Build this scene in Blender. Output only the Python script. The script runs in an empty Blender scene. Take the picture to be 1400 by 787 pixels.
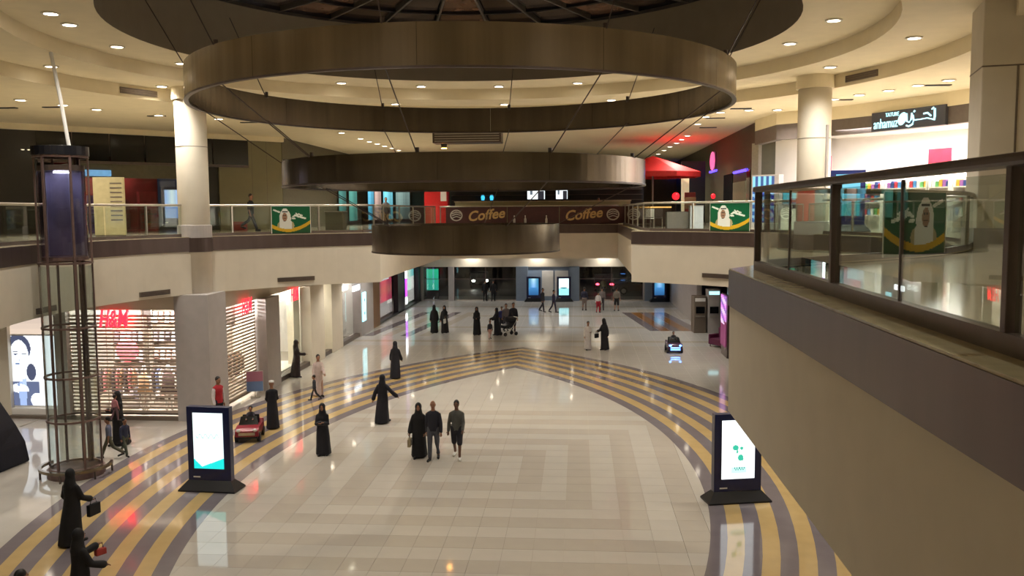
import bpy, bmesh, math, random
from mathutils import Vector, Matrix, Euler
random.seed(7)
PI = math.pi
scene = bpy.context.scene
COL = scene.collection

# ------------------------------------------------------------------ camera
CAM = Vector((2.9, 0.0, 7.2)); FPX = 1200.0
ROT = (Matrix.Rotation(math.radians(4.3), 3, 'Z') @ Matrix.Rotation(math.radians(90 - 5.02), 3, 'X')
       @ Matrix.Rotation(math.radians(-0.4), 3, 'Z'))
cd = bpy.data.cameras.new('camera'); cam = bpy.data.objects.new('camera', cd); COL.objects.link(cam)
cd.sensor_width = 36.0; cd.lens = FPX / 1400.0 * 36.0; cd.clip_end = 300
cam.matrix_world = Matrix.Translation(CAM) @ ROT.to_4x4()
scene.camera = cam
# ------------------------------------------------------------------ world, exposure
w = bpy.data.worlds.new('night'); scene.world = w; w.use_nodes = True
w.node_tree.nodes['Background'].inputs[0].default_value = (0.010, 0.012, 0.018, 1)
w.node_tree.nodes['Background'].inputs[1].default_value = 1.0
vs = scene.view_settings
vs.view_transform = 'Standard'; vs.look = 'None'; vs.gamma = 1.0; vs.use_curve_mapping = False
vs.exposure = 0.46
try:
    scene.cycles.use_denoising = True
    scene.cycles.max_bounces = 8; scene.cycles.transparent_max_bounces = 16
    scene.cycles.sample_clamp_indirect = 6.0; scene.cycles.caustics_reflective = False
except Exception:
    pass
LENS = 14.0                       # radiance of a downlight lens
BULB = 470.0                      # power of the narrow lamp behind it
WARM = (1.0, 0.93, 0.82)
def area_lamp(name, loc, sx, sy, power, col=WARM, rot=(0, 0, 0), spread=180):
    l = bpy.data.lights.new(name, 'AREA'); l.shape = 'RECTANGLE'; l.size = sx; l.size_y = sy
    l.energy = power; l.color = col; l.spread = math.radians(spread)
    o = bpy.data.objects.new(name, l); o.location = loc; o.rotation_euler = rot; COL.objects.link(o)
    return o
# area lamps added to brighten the shop interiors, no fittings modelled
area_lamp('shop_fill_light', (-13.0, 29.75, 3.95), 3.8, .5, 760, (1, .93, .86), (math.radians(62), 0, 0))
area_lamp('shop_fill_light', (-10.35, 39.0, 3.9), 12, .5, 760, (1, .92, .82), (math.radians(62), 0, math.radians(90)))
area_lamp('shop_fill_light', (-10.35, 51.0, 3.6), 9, .4, 200, (1, .88, .84), (math.radians(62), 0, math.radians(90)))
area_lamp('shop_fill_light', (16.3, 33.2, 10.2), 3.5, 10, 1500, (1, .95, .93), (0, 0, math.radians(35)))
area_lamp('shop_fill_light', (-21.5, 41.5, 9.2), 5, 3, 110, (1, .75, .6), (0, 0, math.radians(45)))

# ------------------------------------------------------------------ pixel -> place helpers (on true surfaces)
def ray(px, py): return ROT @ Vector(((px - 700) / FPX, (393.5 - py) / FPX, -1))
def on_z(px, py, z):
    d = ray(px, py); return CAM + d * ((z - CAM.z) / d.z)
def on_y(px, py, y):
    d = ray(px, py); return CAM + d * ((y - CAM.y) / d.y)
def on_x(px, py, x):
    d = ray(px, py); return CAM + d * ((x - CAM.x) / d.x)
def on_plane(px, py, p0, n):
    d = ray(px, py); return CAM + d * ((Vector(p0) - CAM).dot(n) / d.dot(n))
def on_arc(px, py, cx, cy, R, far=True):
    d = ray(px, py); ox, oy = CAM.x - cx, CAM.y - cy
    a = d.x**2 + d.y**2; b = 2 * (ox * d.x + oy * d.y); c = ox * ox + oy * oy - R * R
    s = math.sqrt(max(0, b * b - 4 * a * c)); t = (-b + (s if far else -s)) / (2 * a)
    return CAM + d * t

# ------------------------------------------------------------------ materials
def lin(c):
    c = c / 255.0
    return c / 12.92 if c <= 0.04045 else ((c + 0.055) / 1.055) ** 2.4
def rgb(c): return tuple(lin(v) for v in c) + (1.0,)
MATS = {}
def mat(name, col, rough=0.6, metal=0.0, ns=6.0, na=0.08, bump=0.0, coat=0.0, spec=0.5, emit=0.0, stretch=None):
    if name in MATS: return MATS[name]
    m = bpy.data.materials.new(name); m.use_nodes = True; MATS[name] = m
    nt = m.node_tree; b = nt.nodes['Principled BSDF']
    b.inputs['Roughness'].default_value = rough; b.inputs['Metallic'].default_value = metal
    b.inputs['Specular IOR Level'].default_value = spec
    b.inputs['Coat Weight'].default_value = coat
    tc = nt.nodes.new('ShaderNodeTexCoord'); n = nt.nodes.new('ShaderNodeTexNoise'); r = nt.nodes.new('ShaderNodeValToRGB')
    n.inputs['Scale'].default_value = ns; n.inputs['Detail'].default_value = 4
    src = tc.outputs['Object']
    if stretch:
        mp = nt.nodes.new('ShaderNodeMapping'); mp.inputs['Scale'].default_value = stretch
        nt.links.new(src, mp.inputs['Vector']); src = mp.outputs['Vector']
    nt.links.new(src, n.inputs['Vector']); nt.links.new(n.outputs['Fac'], r.inputs['Fac'])
    base = rgb(col)
    r.color_ramp.elements[0].position = 0.3; r.color_ramp.elements[1].position = 0.7
    r.color_ramp.elements[0].color = tuple(v * (1 - na) for v in base[:3]) + (1,)
    r.color_ramp.elements[1].color = tuple(min(1, v * (1 + na)) for v in base[:3]) + (1,)
    nt.links.new(r.outputs['Color'], b.inputs['Base Color'])
    if emit:
        nt.links.new(r.outputs['Color'], b.inputs['Emission Color']); b.inputs['Emission Strength'].default_value = emit
    if bump:
        bp = nt.nodes.new('ShaderNodeBump'); bp.inputs['Strength'].default_value = bump; bp.inputs['Distance'].default_value = 0.01
        nt.links.new(n.outputs['Fac'], bp.inputs['Height']); nt.links.new(bp.outputs['Normal'], b.inputs['Normal'])
    return m
def print_mat(name, emit=0.0, rough=0.45):
    if name in MATS: return MATS[name]
    m = bpy.data.materials.new(name); m.use_nodes = True; MATS[name] = m
    nt = m.node_tree; b = nt.nodes['Principled BSDF']; a = nt.nodes.new('ShaderNodeAttribute'); a.attribute_name = 'Print'
    b.inputs['Roughness'].default_value = rough
    if emit:
        b.inputs['Base Color'].default_value = (.01, .01, .01, 1)
        nt.links.new(a.outputs['Color'], b.inputs['Emission Color']); b.inputs['Emission Strength'].default_value = emit
    else:
        nt.links.new(a.outputs['Color'], b.inputs['Base Color'])
        tr = nt.nodes.new('ShaderNodeBsdfTranslucent'); mx = nt.nodes.new('ShaderNodeMixShader'); mx.inputs[0].default_value = .45   # thin cloth lets light through
        nt.links.new(a.outputs['Color'], tr.inputs['Color']); nt.links.new(b.outputs[0], mx.inputs[1]); nt.links.new(tr.outputs[0], mx.inputs[2])
        nt.links.new(mx.outputs[0], nt.nodes['Material Output'].inputs['Surface'])
    return m
def glass_mat(name, tint, ior=1.5):
    if name in MATS: return MATS[name]
    m = bpy.data.materials.new(name); m.use_nodes = True; MATS[name] = m
    nt = m.node_tree; nt.nodes.clear()
    o = nt.nodes.new('ShaderNodeOutputMaterial'); mx = nt.nodes.new('ShaderNodeMixShader')
    t = nt.nodes.new('ShaderNodeBsdfTransparent'); g = nt.nodes.new('ShaderNodeBsdfGlossy'); f = nt.nodes.new('ShaderNodeFresnel')
    t.inputs['Color'].default_value = tuple(tint) + (1,); g.inputs['Roughness'].default_value = 0.0
    g.inputs['Color'].default_value = (.95, .97, .95, 1); f.inputs['IOR'].default_value = ior
    gm = nt.nodes.new('ShaderNodeNewGeometry'); mr = nt.nodes.new('ShaderNodeMapRange')   # same reflectance from both sides of a pane
    mr.inputs['To Min'].default_value = ior; mr.inputs['To Max'].default_value = 1 / ior
    nt.links.new(gm.outputs['Backfacing'], mr.inputs['Value']); nt.links.new(mr.outputs[0], f.inputs['IOR'])
    nt.links.new(f.outputs[0], mx.inputs[0]); nt.links.new(t.outputs[0], mx.inputs[1]); nt.links.new(g.outputs[0], mx.inputs[2])
    nt.links.new(mx.outputs[0], o.inputs['Surface'])
    return m

M_CEIL = mat('ceiling_paint', (240, 228, 198), 0.85, ns=2, na=.03)
M_WELL = mat('well_shade_paint', (150, 138, 118), 0.8, ns=2, na=.04)  # darker than the ceiling: shade inside the well put into the colour
M_WALL = mat('cream_paint', (218, 209, 192), 0.75, ns=2, na=.03)
M_WALLD = mat('beige_panel', (134, 128, 98), 0.55, ns=1.5, na=.05)
M_PIER = mat('grey_pier', (178, 172, 170), 0.5, ns=3, na=.05)
M_BAND = mat('bronze_fascia', (98, 84, 80), 0.32, 0.55, ns=3, na=.1, stretch=(1, 1, .15))
M_STEEL = mat('brushed_steel', (132, 121, 106), 0.22, 0.8, ns=2.6, na=.22, stretch=(1, 1, .02))
M_STEEL2 = mat('satin_steel', (190, 184, 174), 0.3, 0.85, ns=10, na=.08)
M_DARKMET = mat('dark_metal', (92, 80, 75), 0.35, 0.25, ns=8, na=.1)
M_LIFT = mat('lift_frame_metal', (128, 106, 102), 0.35, 0.5, ns=8, na=.1)
M_BLACK = mat('black_plastic', (18, 19, 26), 0.35, ns=8, na=.1)
M_NAVY = mat('navy_casing', (20, 30, 78), 0.3, ns=8, na=.1, coat=.3)
M_DARK = mat('dark_void', (20, 21, 22), 0.5, ns=3, na=.2)
M_DKGLASS = mat('dark_window', (10, 13, 15), 0.12, ns=1.5, na=.3)
M_STONE = mat('ledge_stone', (190, 178, 150), 0.15, ns=6, na=.1)
M_TILE = mat('cream_tile', (196, 190, 181), 0.06, ns=1.2, na=.03, spec=.5)
M_TILE2 = mat('beige_tile', (187, 179, 168), 0.06, ns=1.2, na=.03, spec=.5)
M_TILE3 = mat('pale_grey_tile', (198, 196, 193), 0.06, ns=1.2, na=.03, spec=.5)
M_GREY = mat('grey_stripe_stone', (122, 114, 119), 0.08, ns=2, na=.06)
M_YELL = mat('yellow_stripe_stone', (196, 168, 116), 0.08, ns=2, na=.06)
M_BROWN = mat('brown_stone', (150, 104, 58), 0.1, ns=2, na=.08)
M_GROUT = mat('grout', (172, 163, 150), 0.6, ns=20, na=.1)
M_FL2 = mat('gallery_floor_stone', (170, 160, 140), 0.12, ns=2, na=.05)
M_LENS = mat('lamp_lens', (255, 242, 220), 0.4, na=.0, emit=LENS)
M_TRIM = mat('lamp_trim', (230, 226, 215), 0.35, ns=8, na=.03)
M_GRILLE = mat('grille_metal', (120, 108, 96), 0.5, .3, ns=8, na=.05)
M_WHITE = mat('white_gloss', (232, 230, 226), 0.35, ns=4, na=.03)
M_SHOPW = mat('shop_white', (240, 236, 232), 0.6, ns=2, na=.02)
M_SLAT = mat('shutter_slat', (196, 178, 160), 0.4, .3, ns=8, na=.05)
M_RED = mat('red_cloth', (200, 44, 44), 0.6, ns=8, na=.1)
M_WOOD = mat('brown_wood', (120, 86, 52), 0.45, ns=6, na=.2, stretch=(1, 1, .1))
M_GLASS = glass_mat('rail_glass', (.86, .90, .87))
M_GLASSD = glass_mat('lift_glass', (.80, .77, .82))
M_GLASSS = glass_mat('shop_glass', (.9, .93, .92))
M_PRINT = print_mat('flat_print'); M_SCREEN = print_mat('lit_screen', 1.05); M_LITE = print_mat('light_box', .85)

# ------------------------------------------------------------------ mesh helpers
class MB:
    def __init__(s): s.bm = bmesh.new()
    def box(s, x0, x1, y0, y1, z0, z1, M=None):
        v = [s.bm.verts.new((M @ Vector(p)) if M else p) for p in
             ((x0, y0, z0), (x1, y0, z0), (x1, y1, z0), (x0, y1, z0), (x0, y0, z1), (x1, y0, z1), (x1, y1, z1), (x0, y1, z1))]
        for f in ((3, 2, 1, 0), (4, 5, 6, 7), (0, 1, 5, 4), (1, 2, 6, 5), (2, 3, 7, 6), (3, 0, 4, 7)):
            s.bm.faces.new([v[i] for i in f])
        return s
    def poly(s, pts):
        s.bm.faces.new([s.bm.verts.new(p) for p in pts]); return s
    def prism(s, poly, z0, z1):
        a = [s.bm.verts.new((p[0], p[1], z0)) for p in poly]; b = [s.bm.verts.new((p[0], p[1], z1)) for p in poly]; n = len(poly)
        s.bm.faces.new(a[::-1]); s.bm.faces.new(b)
        for i in range(n): s.bm.faces.new((a[i], a[(i + 1) % n], b[(i + 1) % n], b[i]))
        return s
    def loft(s, rings, close=True, caps=True):
        R = [[s.bm.verts.new(p) for p in r] for r in rings]; n = len(R[0])
        for a, b in zip(R, R[1:]):
            for i in range(n if close else n - 1):
                s.bm.faces.new((a[i], a[(i + 1) % n], b[(i + 1) % n], b[i]))
        if caps and close:
            s.bm.faces.new(R[0][::-1]); s.bm.faces.new(R[-1])
        return s
    def ribbon(s, path, z0, z1):
        return s.loft([[(p[0], p[1], z) for p in path] for z in (z0, z1)], close=False)
    def tube(s, pts, rad, n=8, caps=True):
        pts = [Vector(p) for p in pts]; rads = rad if isinstance(rad, (list, tuple)) else [rad] * len(pts); rings = []
        for i, p in enumerate(pts):
            t = (pts[min(i + 1, len(pts) - 1)] - pts[max(i - 1, 0)]).normalized()
            u = t.cross(Vector((0, 0, 1)) if abs(t.z) < .95 else Vector((1, 0, 0))).normalized(); v = t.cross(u)
            rings.append([p + (u * math.cos(2 * PI * k / n) + v * math.sin(2 * PI * k / n)) * rads[i] for k in range(n)])
        return s.loft(rings, True, caps)
    def capsule(s, pts, rad, n=10):
        pts = [Vector(p) for p in pts]; rads = list(rad) if isinstance(rad, (list, tuple)) else [rad] * len(pts)
        d0 = (pts[0] - pts[1]).normalized(); d1 = (pts[-1] - pts[-2]).normalized()
        P = [pts[0] + d0 * rads[0] * .98, pts[0] + d0 * rads[0] * .6] + pts + [pts[-1] + d1 * rads[-1] * .6, pts[-1] + d1 * rads[-1] * .98]
        Q = [rads[0] * .2, rads[0] * .8] + rads + [rads[-1] * .8, rads[-1] * .2]
        return s.tube(P, Q, n)
    def ell(s, c, r, u=12, v=8, M=None):
        m = Matrix.Translation(c) @ (M or Matrix.Identity(4)) @ Matrix.Diagonal((r[0], r[1], r[2], 1))
        bmesh.ops.create_uvsphere(s.bm, u_segments=u, v_segments=v, radius=1, matrix=m); return s
    def lathe(s, prof, n=24, c=(0, 0)):
        return s.loft([[(c[0] + r * math.cos(2 * PI * k / n), c[1] + r * math.sin(2 * PI * k / n), z) for k in range(n)] for r, z in prof])
    def annulus(s, c, r0, r1, z, n=96, up=False):
        a = [(c[0] + r0 * math.cos(2 * PI * k / n), c[1] + r0 * math.sin(2 * PI * k / n), z) for k in range(n)]
        b = [(c[0] + r1 * math.cos(2 * PI * k / n), c[1] + r1 * math.sin(2 * PI * k / n), z) for k in range(n)]
        return s.loft([a, b], True, False)
    def arcband(s, c, r0, r1, a0, a1, z0, z1, n=24):
        rings = []
        for k in range(n + 1):
            a = a0 + (a1 - a0) * k / n; ca, sa = math.cos(a), math.sin(a)
            rings.append([(c[0] + r * ca, c[1] + r * sa, z) for r, z in ((r0, z0), (r1, z0), (r1, z1), (r0, z1))])
        return s.loft(rings)
    def build(s, name, m, parent=None, smooth=False, bevel=0):
        if bevel: bmesh.ops.bevel(s.bm, geom=list(s.bm.edges), offset=bevel, segments=2, affect='EDGES', profile=.6)
        bmesh.ops.recalc_face_normals(s.bm, faces=list(s.bm.faces))
        me = bpy.data.meshes.new(name); s.bm.to_mesh(me); s.bm.free()
        return link(name, me, m, parent, smooth)
def link(name, me, m, parent=None, smooth=False):
    if m is not None: me.materials.clear(); me.materials.append(m)
    if smooth:
        for p in me.polygons: p.use_smooth = True
    o = bpy.data.objects.new(name, me); COL.objects.link(o)
    if parent is not None: o.parent = parent
    return o
def tag(o, label, cat, group=None):
    o['label'] = label; o['category'] = cat
    if group: o['group'] = group
    return o
def thing(name, label, cat, loc=(0, 0, 0), rz=0.0, group=None):
    o = bpy.data.objects.new(name, None); COL.objects.link(o); o.location = loc; o.rotation_euler = (0, 0, rz)
    o.empty_display_size = .2
    return tag(o, label, cat, group)
def struct(o): o['kind'] = 'structure'; return o
def sroot(name, loc=(0, 0, 0), rz=0):
    o = bpy.data.objects.new(name, None); COL.objects.link(o); o.location = loc; o.rotation_euler = (0, 0, rz); o['kind'] = 'structure'; return o
def place(o, loc, rz=0): o.location = loc; o.rotation_euler = (0, 0, rz); return o
def panel_print(name, wd, ht, nx, ny, fn, m, parent=None, loc=(0, 0, 0), rz=0, path=None):
    """flat printed sheet in its own x-z plane facing -y; fn(u, v) gives sRGB"""
    vs_, fs, cols = [], [], []
    for j in range(ny + 1):
        for i in range(nx + 1):
            vs_.append(path(i / nx, j / ny) if path else ((i / nx - .5) * wd, 0, j / ny * ht))
    for j in range(ny):
        for i in range(nx):
            a = j * (nx + 1) + i; fs.append((a, a + 1, a + nx + 2, a + nx + 1)); cols.append(rgb(fn((i + .5) / nx, (j + .5) / ny)))
    me = bpy.data.meshes.new(name); me.from_pydata(vs_, [], fs)
    at = me.attributes.new('Print', 'FLOAT_COLOR', 'FACE')
    for k, c in enumerate(cols): at.data[k].color = c
    o = link(name, me, m, parent); o.location = loc; o.rotation_euler = (0, 0, rz); return o
def text(name, body, size, m, parent, loc, rot=(PI / 2, 0, 0), shear=0, ext=.02, bold=0.0, sx=1.0):
    c = bpy.data.curves.new(name, 'FONT'); c.body = body; c.size = size; c.align_x = 'CENTER'; c.align_y = 'CENTER'
    c.extrude = ext; c.shear = shear; c.offset = bold; c.resolution_u = 3; c.materials.append(m)
    o = bpy.data.objects.new(name, c); me = bpy.data.meshes.new_from_object(o); bpy.data.objects.remove(o)
    o = link(name, me, m); o.scale = (sx, 1, 1); o.location = loc; o.rotation_euler = rot
    if parent is not None: o.parent = parent
    return o
def dup(root, loc, rz=0, label=None, group=None):
    r = root.copy(); COL.objects.link(r); r.location = loc; r.rotation_euler = (0, 0, rz)
    if label: r['label'] = label
    if group: r['group'] = group
    for ch in list(root.children):
        c = ch.copy(); COL.objects.link(c); c.parent = r
        for g in list(ch.children):
            d = g.copy(); COL.objects.link(d); d.parent = c
    return r
# ================================================================== STRUCTURE
VC = (0.0, 24.0); VR = 11.9            # round void between the galleries
CC = (-0.3, 23.7)                      # centre of the stepped ceiling and the hanging rings
ZF = 6.35; ZB = 4.4; ZD = 5.87         # gallery floor, underside, bottom of the dark band
ZC = 11.1
def clip(poly, inside, inter):
    out = []
    for i in range(len(poly)):
        a, b = poly[i - 1], poly[i]; ia, ib = inside(a), inside(b)
        if ib:
            if not ia: out.append(inter(a, b))
            out.append(b)
        elif ia: out.append(inter(a, b))
    return out
def clip_convex(poly, hull):
    for i in range(len(hull)):
        p, q = hull[i], hull[(i + 1) % len(hull)]; e = (q[0] - p[0], q[1] - p[1])
        side = lambda a: e[0] * (a[1] - p[1]) - e[1] * (a[0] - p[0])
        def inter(a, b):
            sa, sb = side(a), side(b); t = sa / (sa - sb); return (a[0] + (b[0] - a[0]) * t, a[1] + (b[1] - a[1]) * t)
        poly = clip(poly, lambda a: side(a) >= -1e-9, inter)
        if len(poly) < 3: return []
    return poly
# ---- floor: tiles, pointed-arch stripes
def arc_par(t): return (19.6 + (17.4 - 19.6) * t, 23.2 + 1.1 * t, 25.75 + (27.8 - 25.75) * t)
def arc_pts(t, n=40):
    cx, cy, R = arc_par(t); ph = math.acos(cx / R)
    return [(-(R * math.cos(a) - cx), cy + R * math.sin(a)) for a in [-ph + 2 * ph * k / n for k in range(n + 1)]]
floor = struct(MB().box(-34, 34, -14, 74, -.3, -.02).build('floor', M_GROUT))
left_in = arc_pts(0, 48)
hull = [(-p[0], p[1]) for p in left_in] + [(p[0], p[1]) for p in left_in[::-1]][1:-1]
TS = 0.65
cells = []
for i in range(-11, 11):
    for j in range(-28, 28):
        x0, y0 = i * TS, VC[1] + j * TS; g = .0025
        q = clip_convex([(x0 + g, y0 + g), (x0 + TS - g, y0 + g), (x0 + TS - g, y0 + TS - g), (x0 + g, y0 + TS - g)], hull)
        if len(q) >= 3:
            ring = max(i if i >= 0 else -i - 1, j if j >= 0 else -j - 1)
            cells.append(((x0 - 2.9) ** 2 + y0 ** 2, i, j, ring, q))
cells.sort(key=lambda c: c[0]); cells = [c for c in cells if c[4][0][1] > 10]
def tile_mat(ring, j):
    return M_TILE2 if (ring % 2 == 0 and ring < 11) else M_TILE
near, rest = cells[:290], cells[290:]
share = {}
for _, i, j, ring, q in near:
    m = tile_mat(ring, j)
    if len(q) == 4 and abs((q[2][0] - q[0][0]) - (TS - .005)) < 1e-4 and abs((q[2][1] - q[0][1]) - (TS - .005)) < 1e-4:
        if m.name not in share:
            o = MB().box(-TS / 2 + .0025, TS / 2 - .0025, -TS / 2 + .0025, TS / 2 - .0025, -.02, 0).build('tile', m, floor); share[m.name] = o.data
        else: o = link('tile', share[m.name], None, floor)
        o.location = ((i + .5) * TS, VC[1] + (j + .5) * TS, random.uniform(-.0006, .0006))
    else: MB().prism(q, -.02, 0).build('tile', m, floor)
for m in (M_TILE, M_TILE2):
    b = MB()
    for _, i, j, ring, q in rest:
        if tile_mat(ring, j) is m: b.prism(q, -.02, 0)
    o = b.build('arch_tiles', m, floor); o['kind'] = 'stuff'
for k in range(11):                                   # eleven curved stripes, left and right
    a, b = arc_pts(k / 11, 44), arc_pts((k + 1) / 11, 44)
    for sgn in (1, -1):
        mb = MB()
        mb.loft([[(sgn * p[0], p[1], z) for p, z in ((a[i], -.02), (b[i], -.02), (b[i], .001), (a[i], .001))] for i in range(45)])
        mb.build('stripe', M_GREY if k % 2 == 0 else M_YELL, floor)
cx1, cy1, R1_ = arc_par(1)
bt = {m: MB() for m in ('a', 'b', 'c')}
for i in range(-46, 28):
    for j in range(0, 108):
        x0, y0 = i * TS, 1 + j * TS
        def inside(x, y): return math.hypot(abs(x) + cx1, y - cy1) < R1_ - .05
        if all(inside(x0 + a * TS, y0 + c * TS) for a in (0, 1) for c in (0, 1)): continue
        if y0 > 29 and (x0 < -10.6 or x0 > 11): continue
        key = 'c' if (j % 9 == 0 and y0 > 44) else ('b' if (y0 > 46) else 'a')
        if 58 < y0 < 63.5 and (x0 > 7): key = 'c'
        bt[key].poly([(x0 + .004, y0 + .004, -.003), (x0 + TS - .004, y0 + .004, -.003), (x0 + TS - .004, y0 + TS - .004, -.003), (x0 + .004, y0 + TS - .004, -.003)])
for key, m in (('a', M_TILE), ('b', M_TILE3), ('c', M_TILE2)):
    o = bt[key].build('outer_tiles', m, floor); o['kind'] = 'stuff'
for k in range(5):                                    # brown diagonal inlay by the cash machines and grey bands on the left
    MB().prism([(7.2 + .62 * k, 52.5), (7.2 + .62 * k + .6, 52.5), (6.0 + .62 * k + .6, 62), (6.0 + .62 * k, 62)], -.003, .001).build('inlay_strip', M_BROWN if k % 2 else M_GREY, floor)
for k in range(4):
    MB().prism([(-9.6 + 1.1 * k, 50), (-9.0 + 1.1 * k, 50), (-7.6 + 1.1 * k, 62), (-8.2 + 1.1 * k, 62)], -.003, .001).build('inlay_strip', M_GREY if k % 2 == 0 else M_TILE2, floor)

# ---- gallery slab
def outline():
    P = [(5.05, -10), (5.05, 4), (5.05, 12.35), (5.6, 13.2)]
    a0 = math.atan2(-9.95, 6.52); a1 = math.atan2(35.2 - 24, 5.25)
    R = VR
    for k in range(0, 41):
        a = a0 + (a1 - a0) * k / 40; P.append((R * math.cos(a), 24 + R * math.sin(a)))
    P += [(5.3, 36.2), (5.3, 44), (5.3, 52)]
    L = [(-5.3, 52), (-5.3, 44), (-5.3, 36.2)]
    b0 = math.atan2(35.2 - 24, -5.25); b1 = 2 * PI + math.atan2(-8.53, -8.3)
    for k in range(41):
        a = b0 + (b1 - b0) * k / 40; L.append((R * math.cos(a), 24 + R * math.sin(a)))
    L += [(-8.3, 15.2), (-8.3, 4), (-8.3, -10)]
    return P, L
OR_, OL_ = outline()
for nm, side, sg in (('floor_gallery_right', OR_, 1), ('floor_gallery_left', OL_[::-1], -1)):
    b = MB()
    for z in (ZF, ZB):
        b.loft([[(x, y, z) for x, y in side], [(sg * 34, y, z) for x, y in side]], close=False)
    b.ribbon(side, ZB, ZF)
    struct(b.build(nm, M_FL2))
b = MB().box(-34, 34, 52, 73, ZB, ZF); struct(b.build('floor_bridge', M_FL2))
def offset(path, d):
    out = []
    for i, p in enumerate(path):
        a = Vector(path[max(i - 1, 0)]); c = Vector(path[min(i + 1, len(path) - 1)]); t = (c - a).normalized(); out.append((p[0] - t.y * d, p[1] + t.x * d))
    return out
FULL = OR_ + [(0, 52)] + OL_
def fascia(path, nm):
    e = sroot(nm)
    def shell(d0, d1, z0, z1):
        A, B = offset(path, d0), offset(path, d1)
        return MB().loft([[(a[0], a[1], z0), (b_[0], b_[1], z0), (b_[0], b_[1], z1), (a[0], a[1], z1)] for a, b_ in zip(A, B)])
    shell(-.02, .04, ZB - .02, ZD).build('plaster_face', M_WALL, e)
    shell(-.02, .06, ZD, ZF + .01).build('metal_band', M_BAND, e)
    shell(-.30, .05, ZF + .01, ZF + .03).build('ledge', M_STONE, e)
# the void lies to the left of the path direction
fascia(OR_, 'trim_right'); fascia(OL_, 'trim_left'); fascia([(5.3, 52), (2, 52), (-2, 52), (-5.3, 52)], 'trim_bridge')

# ---- ceiling
ceil = sroot('ceiling')
Z_A, Z_B = 11.93, 11.52; RW, RA, RB = 8.75, 10.85, 13.0
MB().annulus(CC, RW, RA, Z_A).build('inner_ring', M_CEIL, ceil, True)
MB().annulus(CC, RA, RB, Z_B).build('middle_ring', M_CEIL, ceil, True)
def cyl(r, z0, z1, n=96):
    return MB().loft([[(CC[0] + r * math.cos(2 * PI * k / n), CC[1] + r * math.sin(2 * PI * k / n), z) for k in range(n)] for z in (z0, z1)], True, False)
cyl(RA, Z_B, Z_A).build('step_face', M_CEIL, ceil, True)
cyl(RB, ZC, Z_B).build('step_face', M_CEIL, ceil, True)
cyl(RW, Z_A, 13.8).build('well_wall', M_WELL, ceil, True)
n = 96; X0, X1, Y0, Y1 = -34, 34, -14, 74; a_, b_ = [], []
for k in range(n):
    a = 2 * PI * k / n; c, s = math.cos(a), math.sin(a); ts = []
    if c: ts += [(X1 - CC[0]) / c if c > 0 else (X0 - CC[0]) / c]
    if s: ts += [(Y1 - CC[1]) / s if s > 0 else (Y0 - CC[1]) / s]
    t = min(ts); a_.append((CC[0] + RB * c, CC[1] + RB * s, ZC)); b_.append((CC[0] + t * c, CC[1] + t * s, ZC))
mb = MB().loft([a_, b_], True, False)
for cx, cy in ((X0, Y0), (X1, Y0), (X1, Y1), (X0, Y1)):
    cand = sorted(b_, key=lambda p: (p[0] - cx) ** 2 + (p[1] - cy) ** 2)
    e1 = [p for p in cand if abs(p[0] - cx) < 1e-6][0]; e2 = [p for p in cand if abs(p[1] - cy) < 1e-6][0]
    mb.poly([(cx, cy, ZC), e1, e2])
mb.build('outer_ceiling', M_CEIL, ceil)
MB().box(-10, 10, 13, 35, 14.6, 14.7).build('roof_deck', M_DARK, ceil)
cyl(9.4, 13.75, 14.65).build('roof_kerb', M_DARK, ceil)
# ---- skylight: dark panes between pale glazing bars
sk = sroot('window_1', (CC[0], CC[1], 13.8))
NS = 28
shared = {}
for k in range(NS):
    a0, a1 = 2 * PI * k / NS + .016, 2 * PI * (k + 1) / NS - .016
    for r0, r1, key in ((6.6, 8.35, 'o'), (3.4, 6.5, 'm')):
        mm = mat('skylight_pane_%d' % (k % 3), [(70, 58, 50), (120, 92, 76), (88, 78, 74)][k % 3], .12, ns=2, na=.5)  # brown tints stand in for hall light reflected in the black glass
        MB().arcband((0, 0), r0, r1, a0, a1, .12, .15, 3).build('pane', mm, sk)
    a = 2 * PI * k / NS
    R = Matrix.Rotation(a, 4, 'Z')
    MB().box(3.3, 8.6, -.035, .035, -.02, .16, R).build('glazing_bar', mat('glazing_bar_grey', (112, 108, 102), .4, .4), sk)
MB().arcband((0, 0), 8.35, 8.8, 0, 2 * PI, .0, .2, 64).build('rim', M_BLACK, sk)
MB().arcband((0, 0), 6.46, 6.62, 0, 2 * PI, .02, .2, 64).build('ring_bar', M_BLACK, sk)
MB().arcband((0, 0), 0.1, 3.4, 0, 2 * PI, .02, .2, 48).build('hub_plate', M_BLACK, sk)

# ---- ground-floor walls
PA = (-10.0, 29.3)                                     # corner of the two shop fronts
wl = sroot('wall_left')
MB().box(-34, -17.15, 29.25, 29.5, 0, ZB).build('plain_wall', M_WALL, wl)
MB().box(-15.4, -14.95, 29.2, 29.5, 0, ZB).build('pier', M_PIER, wl)
MB().box(-17.15, -15.4, 29.3, 29.5, 3.75, ZB).build('header', M_WALL, wl)
MB().box(-14.95, -10.9, 29.25, 29.5, 3.86, ZB).build('header', M_WALL, wl)
MB().box(-10.95, -9.75, 29.05, 30.6, 0, ZB).build('corner_pier', M_PIER, wl)
MB().box(-17.15, -10.9, 29.1, 29.3, 0, .12).build('kerb', M_GRILLE, wl)
MB().box(-34, -16, 28.0, 29.2, -.0, .02).build('step', M_TILE2, wl)
MB().box(-22.2, -22, -14, 29.3, 0, ZB).build('side_wall', M_WALL, wl)
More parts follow.
